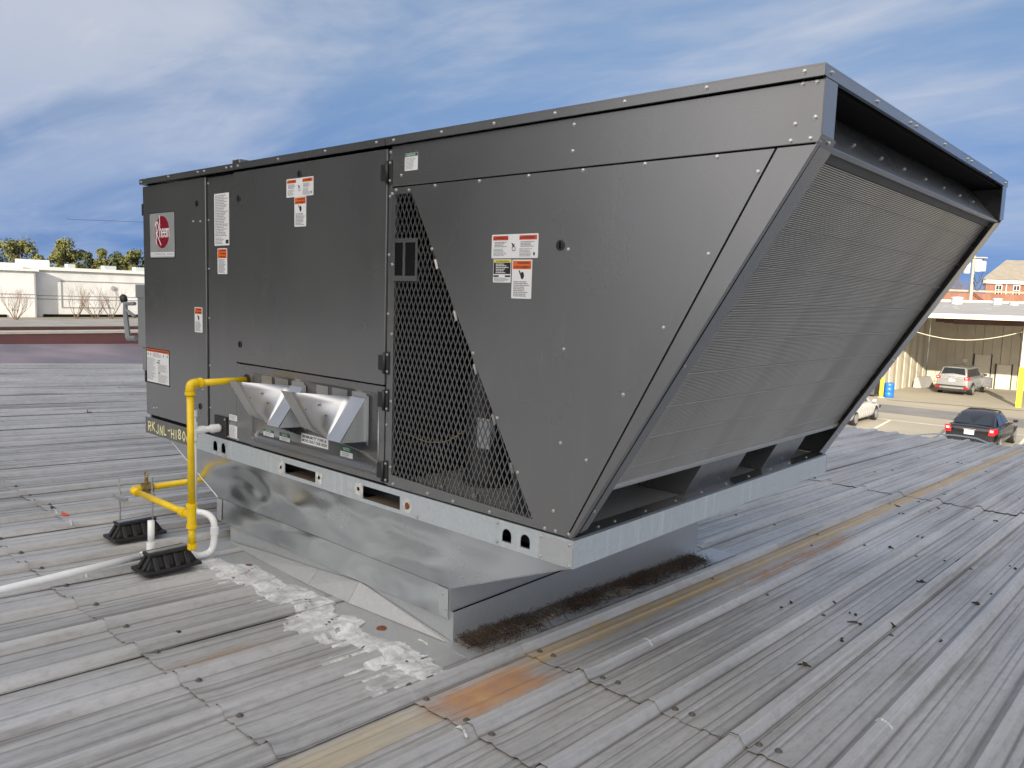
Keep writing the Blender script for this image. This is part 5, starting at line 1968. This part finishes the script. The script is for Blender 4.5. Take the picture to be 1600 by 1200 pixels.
# ------------------------------------------------------------------ parking lot to the right
for i, (a, b, w) in enumerate((((-12.0, 38.2), (9.0, 39.4), .14), ((-6.72, 38.5), (-6.1, 32.6), .13), ((-4.0, 38.6), (-3.5, 32.8), .13), ((-1.1, 38.8), (-.7, 33.0), .13))):
    a, b = V((*a, 0)), V((*b, 0))
    d = (b - a).normalized()
    nn = V((-d.y, d.x, 0)) * w / 2
    struct(mesh_obj('parking_line', [(*(a - nn).xy, GZ + .006), (*(b - nn).xy, GZ + .006), (*(b + nn).xy, GZ + .006), (*(a + nn).xy, GZ + .006)], [(0, 1, 2, 3)], 'lot_paint'))
struct(mesh_obj('road', [(-40, 39.6, GZ + .004), (20, 42.4, GZ + .004), (20, 46.0, GZ + .004), (-40, 43.5, GZ + .004)], [(0, 1, 2, 3)], 'asphalt'))
pts = [(-9.5, 47.2), (-6.5, 48.1), (-5.2, 48.35), (-3.0, 48.95), (0, 49.9)]
m = MB()
for (xa, ya), (xb, yb_) in zip(pts[:-1], pts[1:]):
    m.add([(xa, ya, GZ + .008), (xb, yb_, GZ + .008), (xb, yb_ + .13, GZ + .008), (xa, ya + .10, GZ + .008)], [(0, 1, 2, 3)])
struct(m.build('drain_channel', 'dark'))

cb = thing('canopy_building', 'tan metal-clad building with an open drive-in bay and cream fascia', 'building', (-7, 56, GZ))
BA, BB = V((-10.73, 60.3, 0)), V((3.0, 65.7, 0))
bd = (BB - BA).normalized()
bn = V((bd.y, -bd.x, 0))
nP = 26
step = (BB - BA).length / nP
for k in range(nP):
    a, b = BA + bd * (step * k + .012), BA + bd * (step * (k + 1) - .012)
    off = bn * (.02 if k % 2 else .055)
    MB().hexa([(*(a + off).xy, GZ), (*(b + off).xy, GZ), (*(b - bn * .1).xy, GZ), (*(a - bn * .1).xy, GZ)], [(*(a + off).xy, .9), (*(b + off).xy, .9), (*(b - bn * .1).xy, .9), (*(a - bn * .1).xy, .9)]).build('wall_panel', 'tan_wall', cb)
LA, LB_ = V((-11.35, 49.0, 0)), V((-10.80, 60.25, 0))
ld_ = (LB_ - LA).normalized()
ln_ = V((ld_.y, -ld_.x, 0))
nP = 17
step = (LB_ - LA).length / nP
for k in range(nP):
    a, b = LA + ld_ * (step * k + .02), LA + ld_ * (step * (k + 1) - .02)
    off = ln_ * (.0 if k % 2 else .045)
    MB().hexa([(*(a + off).xy, GZ), (*(b + off).xy, GZ), (*(b - ln_ * .1).xy, GZ), (*(a - ln_ * .1).xy, GZ)], [(*(a + off).xy, .8), (*(b + off).xy, .8), (*(b - ln_ * .1).xy, .8), (*(a - ln_ * .1).xy, .8)]).build('wall_panel', 'tan_wall' if k % 2 else 'door_tan', cb)
FA, FB = V((-16.0, 46.2, 0)), V((6.0, 54.4, 0))
fd = (FB - FA).normalized()
fn = V((fd.y, -fd.x, 0))
MB().hexa([(*FA.xy, .30), (*FB.xy, .36), (*(FB - fn * .2).xy, .36), (*(FA - fn * .2).xy, .30)], [(*FA.xy, .58), (*FB.xy, .62), (*(FB - fn * .2).xy, .62), (*(FA - fn * .2).xy, .58)]).build('fascia', 'cream', cb)
RA, RB = V((-24.0, 78.0, 0)), V((0.0, 90.0, 0))
MB().hexa([(*(FA - fn * .05).xy, .50), (*(FB - fn * .05).xy, .55), (*RB.xy, 1.5), (*RA.xy, 1.4)], [(*(FA - fn * .05).xy, .585), (*(FB - fn * .05).xy, .625), (*RB.xy, 1.70), (*RA.xy, 1.60)]).build('roof', 'tan_roof', cb)
MB().hexa([(*RA.xy, 1.3), (*RB.xy, 1.4), (*(RB + V((0, .3, 0))).xy, 1.4), (*(RA + V((0, .3, 0))).xy, 1.3)], [(*RA.xy, 1.78), (*RB.xy, 1.88), (*(RB + V((0, .3, 0))).xy, 1.88), (*(RA + V((0, .3, 0))).xy, 1.78)]).build('roof_edge', 'cream', cb)
for k in range(3):
    a, b = BA + bn * (2.2 + 3.6 * k), BA + bd * 13 + bn * (2.2 + 3.6 * k)
    MB().hexa([(*a.xy, -.02), (*b.xy, .04), (*(b - bn * .15).xy, .04), (*(a - bn * .15).xy, -.02)], [(*a.xy, .28), (*b.xy, .32), (*(b - bn * .15).xy, .32), (*(a - bn * .15).xy, .28)]).build('purlin', 'maroon_steel', cb)
for s0, s1, h, mt in ((2.95, 3.95, 2.35, 'door_tan'), (4.35, 5.25, 1.72, 'door_tan')):
    a, b = BA + bd * s0 + bn * .06, BA + bd * s1 + bn * .06
    dd = MB().hexa([(*a.xy, GZ + .02), (*b.xy, GZ + .02), (*(b + bn * .05).xy, GZ + .02), (*(a + bn * .05).xy, GZ + .02)], [(*a.xy, GZ + h), (*b.xy, GZ + h), (*(b + bn * .05).xy, GZ + h), (*(a + bn * .05).xy, GZ + h)]).build('door', mt, cb)
    for aa, bb in ((a - bd * .08, a - bd * .005), (b + bd * .005, b + bd * .08)):
        MB().hexa([(*aa.xy, GZ + .02), (*bb.xy, GZ + .02), (*(bb + bn * .07).xy, GZ + .02), (*(aa + bn * .07).xy, GZ + .02)], [(*aa.xy, GZ + h + .06), (*bb.xy, GZ + h + .06), (*(bb + bn * .07).xy, GZ + h + .06), (*(aa + bn * .07).xy, GZ + h + .06)]).build('door_frame', 'trim_black', dd)
a = BA + bd * 2.2 + bn * .07
b = BA + bd * 2.5 + bn * .07
MB().hexa([(*a.xy, -2.85), (*b.xy, -2.85), (*(b + bn * .05).xy, -2.85), (*(a + bn * .05).xy, -2.85)], [(*a.xy, -2.6), (*b.xy, -2.6), (*(b + bn * .05).xy, -2.6), (*(a + bn * .05).xy, -2.6)]).build('wall_plate', 'cream', cb)
a = BA + bd * 5.9 + bn * .1
MB().box((a.x - .25, a.y - .2, -.85), (a.x + .25, a.y, -.62)).build('flood_lamp', 'transformer', cb)
px, py = -3.42, 50.85
MB().box((px - .13, py - .13, GZ), (px + .13, py + .13, -2.3)).build('column_guard', 'safety_yellow', cb)
MB().box((px - .10, py - .10, -2.3), (px + .10, py + .10, .31)).build('column', 'cream', cb)
MB().box((px + .16, py + .02, -2.9), (px + .34, py + .2, .31)).build('column_guard', 'safety_yellow', cb)
for x, y, r, h in ((-12.4, 74.6, .46, .62), (-9.8, 77.0, .36, .62), (-8.7, 77.8, .38, .35)):
    o = thing('roof_ventilator', 'short pale round roof ventilator, ' + {.46: 'leftmost on the tan roof', .36: 'middle one on the tan roof', .38: 'lowest one at the right on the tan roof'}[r], 'ventilator', (x, y, 1.35), 'ventilators on the tan roof')
    MB().lathe([(0, r), (h * .75, r), (h * .78, r * 1.12), (h, r * 1.10), (h + .04, r * .5)], (x, y, 1.35), (0, 0, 1), 16).build('drum', 'transformer', o, auto=True)
    MB().lathe([(0, r * 1.35), (.10, r * 1.3)], (x, y, 1.28), (0, 0, 1), 16).build('flashing', 'galv_dull', o)
for k in range(13):
    x, y = -13.5 + k * .85 + random.uniform(-.3, .3), 64 + random.uniform(-4, 6)
    mesh_obj('roof_patch', [(x, y, .585 + (y - 50) * .033), (x + .35, y + .1, .585 + (y - 50) * .033), (x + .3, y + .4, .60 + (y - 50) * .0335), (x - .05, y + .3, .60 + (y - 50) * .0335)], [(0, 1, 2, 3)], 'white_trim', cb)
cab = MB().tube(curve([], 1) if False else [(-10.0 + .35 * k, 50.0 + .14 * k, -.10 - .85 * math.sin(math.pi * (k + 1.2) / 20.5) ** 1.0) for k in range(19)], .022, 6).build('hanging_cable', 'cream')
tag(cab, 'pale cable sagging across the mouth of the drive-in bay', 'cable')
jb = MB().hexa([(-10.62, 56.6, GZ), (-10.1, 56.8, GZ), (-9.75, 58.9, GZ), (-10.4, 58.9, GZ)], [(-10.55, 56.7, GZ + .75), (-10.35, 56.8, GZ + .75), (-10.05, 58.8, GZ + .75), (-10.3, 58.8, GZ + .75)]).build('concrete_barrier', 'tan_roof', bevel=.05)
tag(jb, 'grey concrete barrier against the left wall of the bay', 'barrier')

bo = thing('bollard', 'yellow bollard beside the blue barrel', 'bollard', (-10.15, 48.3, GZ))
MB().lathe([(0, .12), (1.15, .12), (1.22, .09), (1.25, .03)], (-10.15, 48.3, GZ), (0, 0, 1), 14).build('post', 'safety_yellow', bo, smooth=False, auto=True)
MB().lathe([(0, .22), (.05, .2)], (-10.15, 48.3, GZ), (0, 0, 1), 14).build('footing', 'tan_roof', bo)
ba = thing('barrel', 'blue plastic barrel beside the yellow bollard', 'barrel', (-9.85, 48.75, GZ))
MB().lathe([(0, .25), (.03, .28), (.3, .29), (.32, .275), (.34, .29), (.6, .29), (.62, .275), (.64, .29), (.86, .28), (.90, .25)], (-9.85, 48.75, GZ), (0, 0, 1), 18).build('drum', 'blue_plastic', ba, smooth=True)
MB().lathe([(0, .05), (.03, .05)], (-9.75, 48.75, GZ + .90), (0, 0, 1), 10).build('bung', 'trim_black', ba)
dp = thing('waste_bin', 'dark grey bin standing left of the yellow bollard', 'bin', (-11.0, 48.6, GZ))
MB().hexa([(-11.5, 48.2, GZ + .1), (-10.55, 48.2, GZ + .1), (-10.55, 49.1, GZ + .1), (-11.5, 49.1, GZ + .1)], [(-11.6, 48.1, GZ + 1.0), (-10.45, 48.1, GZ + 1.0), (-10.45, 49.2, GZ + 1.0), (-11.6, 49.2, GZ + 1.0)]).build('body', 'interior', dp, bevel=.03)
MB().box((-11.63, 48.07, GZ + 1.0), (-10.42, 49.23, GZ + 1.07)).build('lid', 'trim_black', dp, bevel=.02)
for x in (-11.35, -10.7):
    MB().lathe([(-.04, .08), (.04, .08)], (x, 48.4, GZ + .08), (1, 0, 0), 12).build('castor', 'rubber', dp)

# ------------------------------------------------------------------ vehicles


def loft(m, rings, close=True):
    k = len(m.v)
    n = len(rings[0])
    for r in rings:
        m.v += [V(p) for p in r]
    for i in range(len(rings) - 1):
        for s in range(n):
            s2 = (s + 1) % n
            m.f.append((k + i * n + s, k + i * n + s2, k + (i + 1) * n + s2, k + (i + 1) * n + s))
    if close:
        m.f.append(tuple(k + s for s in range(n)))
        m.f.append(tuple(k + (len(rings) - 1) * n + s for s in range(n - 1, -1, -1)))


def car(label, group, loc, rz, paint, W, body, green, suv=False, plate=True, tail='lamp'):
    """body: (x, half-width, z low, z shoulder, z deck) stations rear to front; green: (x, half-width at belt, belt z, half-width at roof, roof z)"""
    t = thing('parked_car', label, 'car', loc, group, rz if rz != 0 else 1e-6)
    m = MB()
    rings = []
    for x, hw, zl, zs, zd in body:
        half = [(0, zl), (hw * .80, zl), (hw * .97, zl + .10), (hw, (zl + zs) / 2), (hw * .985, zs), (hw * .90, zd - .015), (hw * .55, zd), (0, zd + .012)]
        ring = [(x, y, z) for y, z in half] + [(x, -y, z) for y, z in half[-2:0:-1]]
        rings.append(ring)
    loft(m, rings)
    b = m.build('body', paint, t, smooth=True)
    sub = b.modifiers.new('s', 'SUBSURF')
    sub.levels = sub.render_levels = 2
    g = MB()
    rings = []
    for x, hb, zb_, hr, zr in green:
        half = [(0, zb_), (hb, zb_), (hr, zr - .04), (hr * .86, zr), (0, zr + .02)]
        rings.append([(x, y, z) for y, z in half] + [(x, -y, z) for y, z in half[-2:0:-1]])
    loft(g, rings)
    gh = g.build('cabin', paint, t, auto=True, bevel=.03)
    # glass panes just proud of the cabin
    e = .012
    r0, r1, r2_, r3 = green[0], green[1], green[-2], green[-1]

    def pane(name, pts, off):
        MB().plate(pts, off).build(name, 'glass', gh)
    pane('rear_window', [(r0[0] + .06 - e, r0[1] * .86, r0[2] + .05), (r0[0] + .06 - e, -r0[1] * .86, r0[2] + .05), (r1[0] - .07 - e, -r1[3] * .84, r1[4] - .045), (r1[0] - .07 - e, r1[3] * .84, r1[4] - .045)], (-.012, 0, .008))
    pane('windscreen', [(r3[0] - .06 + e, r3[1] * .86, r3[2] + .05), (r3[0] - .06 + e, -r3[1] * .86, r3[2] + .05), (r2_[0] + .07 + e, -r2_[3] * .84, r2_[4] - .045), (r2_[0] + .07 + e, r2_[3] * .84, r2_[4] - .045)], (.012, 0, .008))
    for s in (1, -1):
        xa, xb = r1[0] - (.25 if suv else .35), r2_[0] + .35
        xm = (r1[0] + r2_[0]) / 2

        def side(x0, x1, x2, x3):
            hb, hr = r1[1], r1[3]
            zb_, zr = r1[2] + .05, r1[4] - .09
            pane('side_window', [(x0, s * (hb + e - .012), zb_), (x1, s * (hb + e - .012), zb_), (x2, s * (hr + e + .008), zr), (x3, s * (hr + e + .008), zr)], (0, s * .012, 0))
        side(xm + .04, xb, r2_[0] + .02, xm + .04)
        side(xa, xm - .04, xm - .04, r1[0] + .06)
        mi = MB().hexa([(r3[0] - .40, s * (W / 2 + .01), r1[2] + .0), (r3[0] - .30, s * (W / 2 + .01), r1[2] + .0), (r3[0] - .28, s * (W / 2 + .17), r1[2] + .02), (r3[0] - .40, s * (W / 2 + .17), r1[2] + .02)],
                       [(r3[0] - .40, s * (W / 2 + .01), r1[2] + .12), (r3[0] - .30, s * (W / 2 + .01), r1[2] + .12), (r3[0] - .28, s * (W / 2 + .17), r1[2] + .13), (r3[0] - .40, s * (W / 2 + .17), r1[2] + .13)])
        mi.build('mirror', paint if not suv else 'trim_black', t, bevel=.03)
    L0, L1 = body[0][0], body[-1][0]
    wr = .36 if suv else .325
    for x in (L0 + .95, L1 - .90):
        for s in (1, -1):
            w = MB().lathe([(-.11, wr * .72), (-.105, wr * .95), (-.06, wr), (.06, wr), (.105, wr * .95), (.11, wr * .72)], (x, s * (W / 2 - .10), wr), (0, s, 0), 24).build('wheel', 'rubber', t, auto=True)
            MB().lathe([(0, wr * .70), (.015, wr * .66), (.012, wr * .25), (.03, wr * .2)], (x, s * (W / 2 + .008), wr), (0, s, 0), 20).build('rim', 'rim', w, auto=True)
            MB().lathe([(-.004, wr * 1.13), (.006, wr * 1.13)], (x, s * (W / 2 - .025), wr + .02), (0, s, 0), 24).build('wheel_arch', 'trim_black', t)
    zt = body[1][4]
    for s in (1, -1):
        if suv:
            lm = MB().hexa([(L0 - .015, s * W * .34, zt - .20), (L0 + .02, s * W * .475, zt - .20), (L0 + .24, s * W * .502, zt - .14), (L0 + .12, s * W * .34, zt - .16)], [(L0 + .0, s * W * .34, zt - .03), (L0 + .04, s * W * .475, zt - .0), (L0 + .28, s * W * .50, zt - .01), (L0 + .14, s * W * .34, zt - .02)])
        else:
            lm = MB().hexa([(L0 - .02, s * W * .345, zt - .30), (L0 + .0, s * W * .46, zt - .30), (L0 + .26, s * W * .502, zt - .22), (L0 + .12, s * W * .345, zt - .25)], [(L0 + .0, s * W * .36, zt - .04), (L0 + .03, s * W * .465, zt - .03), (L0 + .22, s * W * .498, zt - .05), (L0 + .14, s * W * .36, zt - .05)])
        lo2 = lm.build('tail_light', 'tail_red', t, bevel=.015)
        MB().box((L0 - .030, s * W * .41 - .055, zt - (.12 if suv else .17)), (L0 - .012, s * W * .41 + .055, zt - (.06 if suv else .09))).build('reverse_lens', 'tail_clear', lo2)
    if plate:
        MB().box((L0 - .045, -.17, zt - .33), (L0 - .022, .17, zt - .16)).build('number_plate', 'label_white', t, bevel=.008)
        MB().box((L0 - .05, -.22, zt - .145), (L0 - .02, .22, zt - .115)).build('boot_handle', 'rim', t, bevel=.008)
    MB().box((L0 + .0, -W * .44, .22), (L0 + .22, W * .44, .40)).build('bumper', 'trim_black' if suv else paint, t, bevel=.04)
    for s in (1, -1):
        MB().box((L1 - .20, s * W * .40 - .12, body[-2][4] - .24), (L1 - .01, s * W * .40 + .10, body[-2][4] - .10)).build('headlight', 'glass', t, bevel=.03)
    return t, gh


SED = [(-2.33, .78, .30, .72, .90), (-2.25, .86, .22, .80, 1.00), (-1.75, .91, .18, .84, 1.02), (-1.0, .915, .18, .86, .98), (0, .915, .18, .86, .96), (1.0, .91, .18, .84, .94), (1.7, .89, .19, .78, .88), (2.2, .82, .22, .66, .76), (2.36, .70, .30, .58, .66)]
SEDG = [(-1.95, .74, .98, .70, 1.0), (-1.05, .80, .95, .60, 1.42), (.05, .80, .95, .60, 1.46), (1.10, .76, .92, .72, .96)]
car('black sedan parked beyond the eave with red tail lights', 'parked cars', (-2.05, 34.45, GZ), math.pi / 2, 'car_black', 1.83, SED, SEDG)
SUVB = [(-2.25, .82, .36, .95, 1.08), (-2.2, .90, .28, 1.0, 1.14), (-1.6, .925, .24, 1.0, 1.14), (0, .925, .24, .98, 1.10), (1.1, .92, .24, .96, 1.08), (1.7, .90, .25, .92, 1.03), (2.15, .84, .28, .80, .92), (2.28, .72, .36, .70, .80)]
SUVG = [(-2.18, .80, 1.10, .76, 1.12), (-1.85, .82, 1.08, .66, 1.66), (.25, .82, 1.07, .66, 1.72), (1.25, .78, 1.05, .74, 1.10)]
suv, sgh = car('silver crossover with a door ajar parked in the drive-in bay', 'parked cars', (-7.62, 56.7, GZ), math.pi / 2 - .04, 'car_silver', 1.90, SUVB, SUVG, True)
suv.scale = (1.06, 1.06, 1.06)
dpanel = MB().hexa([(.75, -.93, .40), (.35, -1.55, .40), (.38, -1.57, .40), (.78, -.96, .40)], [(.75, -.93, 1.08), (.35, -1.55, 1.05), (.38, -1.57, 1.05), (.78, -.96, 1.08)])
dpanel.build('open_door', 'car_silver', suv, bevel=.02)
MB().box((-2.30, -.80, .52), (-2.24, .80, .60)).build('skid_trim', 'trim_black', suv, bevel=.01)
for s in (1, -1):
    MB().box((-2.31, s * .78 - .14, .42), (-2.25, s * .78 + .10, .52)).build('reflector', 'tail_red', suv)
    MB().lathe([(0, .05), (.09, .05)], (-2.22, s * .52, .36), (-1, 0, 0), 12).build('exhaust', 'trim_black', suv)
car('pale silver car half hidden behind the slanted end of the unit', 'parked cars', (-8.12, 36.4, GZ), math.pi / 2, 'car_white', 1.82, SED, SEDG)
car('dark blue car at the right edge of the picture', 'parked cars', (1.15, 35.2, GZ), math.pi / 2, 'car_blue', 1.83, SED, SEDG)

# ------------------------------------------------------------------ brick building, utility pole, bare trees beyond
bk = thing('brick_building', 'red brick building with a grey-brown hipped roof and white windows', 'building', (-16, 128, GZ))
ux = V((.742, .670, 0))
uy = V((-.20, .98, 0))


def BP(s, d, z):
    p = V((-20.2, 124.7, 0)) + ux * s + uy * d
    return V((p.x, p.y, z))


def bbox(s0, s1, d0, d1, z0, z1):
    return MB().hexa([BP(s0, d0, z0), BP(s1, d0, z0), BP(s1, d1, z0), BP(s0, d1, z0)], [BP(s0, d0, z1), BP(s1, d0, z1), BP(s1, d1, z1), BP(s0, d1, z1)])


bbox(0, 26, 0, 12, GZ, 5.0).build('wall', 'brick', bk)
bbox(-.4, 26.4, -.4, -.02, 4.75, 5.3).build('eaves', 'white_trim', bk)
bbox(-.4, -.02, -.4, 12.4, 4.75, 5.3).build('eaves', 'white_trim', bk)
rf_ = MB().hexa([BP(-.6, -.6, 5.31), BP(26.6, -.6, 5.31), BP(26.6, 12.6, 5.31), BP(-.6, 12.6, 5.31)], [BP(2.7, 5.9, 8.4), BP(23.4, 5.9, 8.4), BP(23.4, 6.1, 8.4), BP(2.7, 6.1, 8.4)])
rf_.build('roof', 'shingle', bk)
bbox(-6, 40, -6.0, -.2, GZ, 3.2).build('lower_wall', 'brick', bk)
bbox(-6.2, 40, -6.2, -5.98, 3.35, 3.6).build('wall_cap', 'brick_tan', bk)
for s in (1.4, 3.9, 6.0, 8.6, 11.2):
    w = bbox(s, s + .95, -.10, -.015, 3.15, 4.62).build('window', 'white_trim', bk)
    for a, b, c, d in ((.10, .44, 3.25, 3.85), (.51, .85, 3.25, 3.85), (.10, .44, 3.93, 4.52), (.51, .85, 3.93, 4.52)):
        bbox(s + a, s + b, -.13, -.105, c, d).build('pane', 'glass', w)
bbox(2.85, 2.98, -.16, -.05, 3.0, 4.9).build('downpipe', 'white_trim', bk)
p = MB()
p.tube([BP(-2.2, -6.6, 3.6), BP(.9, -6.6, 1.6)], .07, 6)
p.build('stair_rail', 'maroon_steel', bk)

up = thing('utility_pole', 'weathered utility pole carrying white transformers', 'utility pole', (-13.2, 83.7, GZ))
MB().tube([(-13.2, 83.7, GZ), (-13.35, 83.8, 6.3)], [.17, .12], 12).build('pole', 'pole_wood', up, smooth=True)
ux2 = V((.742, .670, 0))
for dx, z0, h, r in ((-.55, 4.35, 1.05, .30), (.45, 4.55, 1.15, .36), (.95, 4.6, .95, .28)):
    c = V((-13.33, 83.6, 0)) + ux2 * dx
    tf = MB().lathe([(0, r * .9), (.05, r), (h - .1, r), (h, r * .85), (h + .05, r * .4)], (c.x, c.y, z0), (0, 0, 1), 16).build('transformer', 'transformer', up, auto=True)
    MB().lathe([(0, .06), (.22, .05), (.24, .02)], (c.x, c.y, z0 + h + .04), (0, 0, 1), 8).build('bushing', 'trim_black', tf)
a, b = V((-13.33, 83.6, 0)) - ux2 * 1.1, V((-13.33, 83.6, 0)) + ux2 * 1.3
MB().tube([(a.x, a.y, 5.9), (b.x, b.y, 5.9)], .06, 6).build('crossarm', 'pole_wood', up)
for k, (z0, dr_) in enumerate(((4.3, .9), (4.0, .6), (3.6, 1.0))):
    c = V((-13.25, 83.5, 0))
    pth = [(c + ux2 * (.1 + dr_ * t) + V((0, 0, z0 - 1.1 * math.sin(math.pi * t) + .5 * t))) for t in [i / 8 for i in range(9)]]
    MB().tube(pth, .025, 5).build('cable_loop', 'trim_black', up)
MB().tube([(-13.3, 83.7, 5.8), (-40, 60, 6.4), (-90, 30, 7.5)], .02, 4).build('line_wire', 'trim_black', up)

for i, (px_, d, h) in enumerate(((-24.8, 118.0, 8.6), (-26.5, 119.5, 9.6), (-23.0, 121.0, 8.8), (-20.8, 120.0, 8.2))):
    rr = random.Random(90 + i)
    x, y = px_, d
    t = thing('bare_tree', ['bare brown tree just right of the slanted end of the unit', 'bare tree nearest to the slanted end of the unit', 'bare tree behind the utility pole', 'dark tangled tree between the pole and the brick house'][i], 'tree', (x, y, GZ), 'bare trees behind the pole')
    m = MB()
    m.tube([(x, y, GZ), (x, y, GZ + h * .45)], [.2, .14], 7)
    for k in range(5):
        a = rr.uniform(0, 6.28)
        grow(m, V((x, y, GZ + h * rr.uniform(.3, .48))), V((math.cos(a) * .5, math.sin(a) * .5, 1)).normalized(), h * .30, .10, 4, rr, .6, .2)
    m.build('branches', 'bark', t)

# far line of woods along the horizon
hz_ = MB()
rr = random.Random(77)
for k in range(9000):
    a = math.radians(rr.uniform(-20, 110))
    R = rr.uniform(330, 380)
    x, y = 4.7 - R * math.cos(a), -2 + R * math.sin(a)
    z = GZ + rr.random() ** 1.3 * (7.0 + 3.0 * noise.noise(V((a * 14, 1, 1))))
    s = rr.uniform(.8, 1.8)
    d = V((rr.gauss(0, 1), rr.gauss(0, 1), rr.gauss(0, 1))).normalized() * s
    e = d.cross(V((rr.gauss(0, 1), rr.gauss(0, 1), rr.gauss(0, 1)))).normalized() * s * .7
    p = V((x, y, z))
    hz_.add([p - d - e, p + d - e, p + d + e, p - d + e], [(0, 1, 2, 3)])
ho = hz_.build('distant_woods', 'foliage_dark')
ho['kind'] = 'stuff'
ho['label'] = 'low dark belt of woods along the horizon'
ho['category'] = 'woods'

# tall pines, guessed from the roof needles, placed unseen to darken cabinet reflections
pw_ = MB()
rr = random.Random(31)
for k in range(5200):
    u = rr.random()
    x = -50 + 24 * u + rr.gauss(0, 3)
    y = -6 - 30 * u + rr.gauss(0, 2)
    z = GZ + rr.random() ** .8 * (20 + 5 * noise.noise(V((u * 9, 2, 2))))
    s_ = rr.uniform(.5, 1.1)
    d = V((rr.gauss(0, 1), rr.gauss(0, 1), rr.gauss(0, 1))).normalized() * s_
    e = d.cross(V((rr.gauss(0, 1), rr.gauss(0, 1), rr.gauss(0, 1)))).normalized() * s_ * .7
    p = V((x, y, z))
    pw_.add([p - d - e, p + d - e, p + d + e, p - d + e], [(0, 1, 2, 3)])
po_ = pw_.build('reflection_pines', 'foliage_dark')
po_['kind'] = 'stuff'
po_['label'] = 'belt of tall dark pines added out of view left of the roof to darken reflections'
po_['category'] = 'woods'

# made-up tall block, out of frame behind the camera, added to shade this roof
nb = thing('added_shade_building', 'made-up tan brick building of several storeys behind the viewer, added to shade the roof', 'building', (20, -50, GZ))
MB().box((-6, -58, GZ), (46, -40, 18.3)).build('wall', 'brick_tan', nb)
MB().box((-6.4, -58.4, 18.3), (46.4, -39.6, 18.9)).build('parapet', 'white_trim', nb)
for fz in range(6):
    for k in range(13):
        w = MB().box((-3.5 + k * 3.8, -39.98, GZ + 1.4 + fz * 3.7), (-1.7 + k * 3.8, -39.92, GZ + 3.3 + fz * 3.7)).build('window', 'white_trim', nb)
        MB().box((-3.4 + k * 3.8, -39.915, GZ + 1.5 + fz * 3.7), (-1.8 + k * 3.8, -39.90, GZ + 3.2 + fz * 3.7)).build('pane', 'glass', w)

# ------------------------------------------------------------------ tidy
for o in bpy.data.objects:
    if '_o' in o:
        del o['_o']
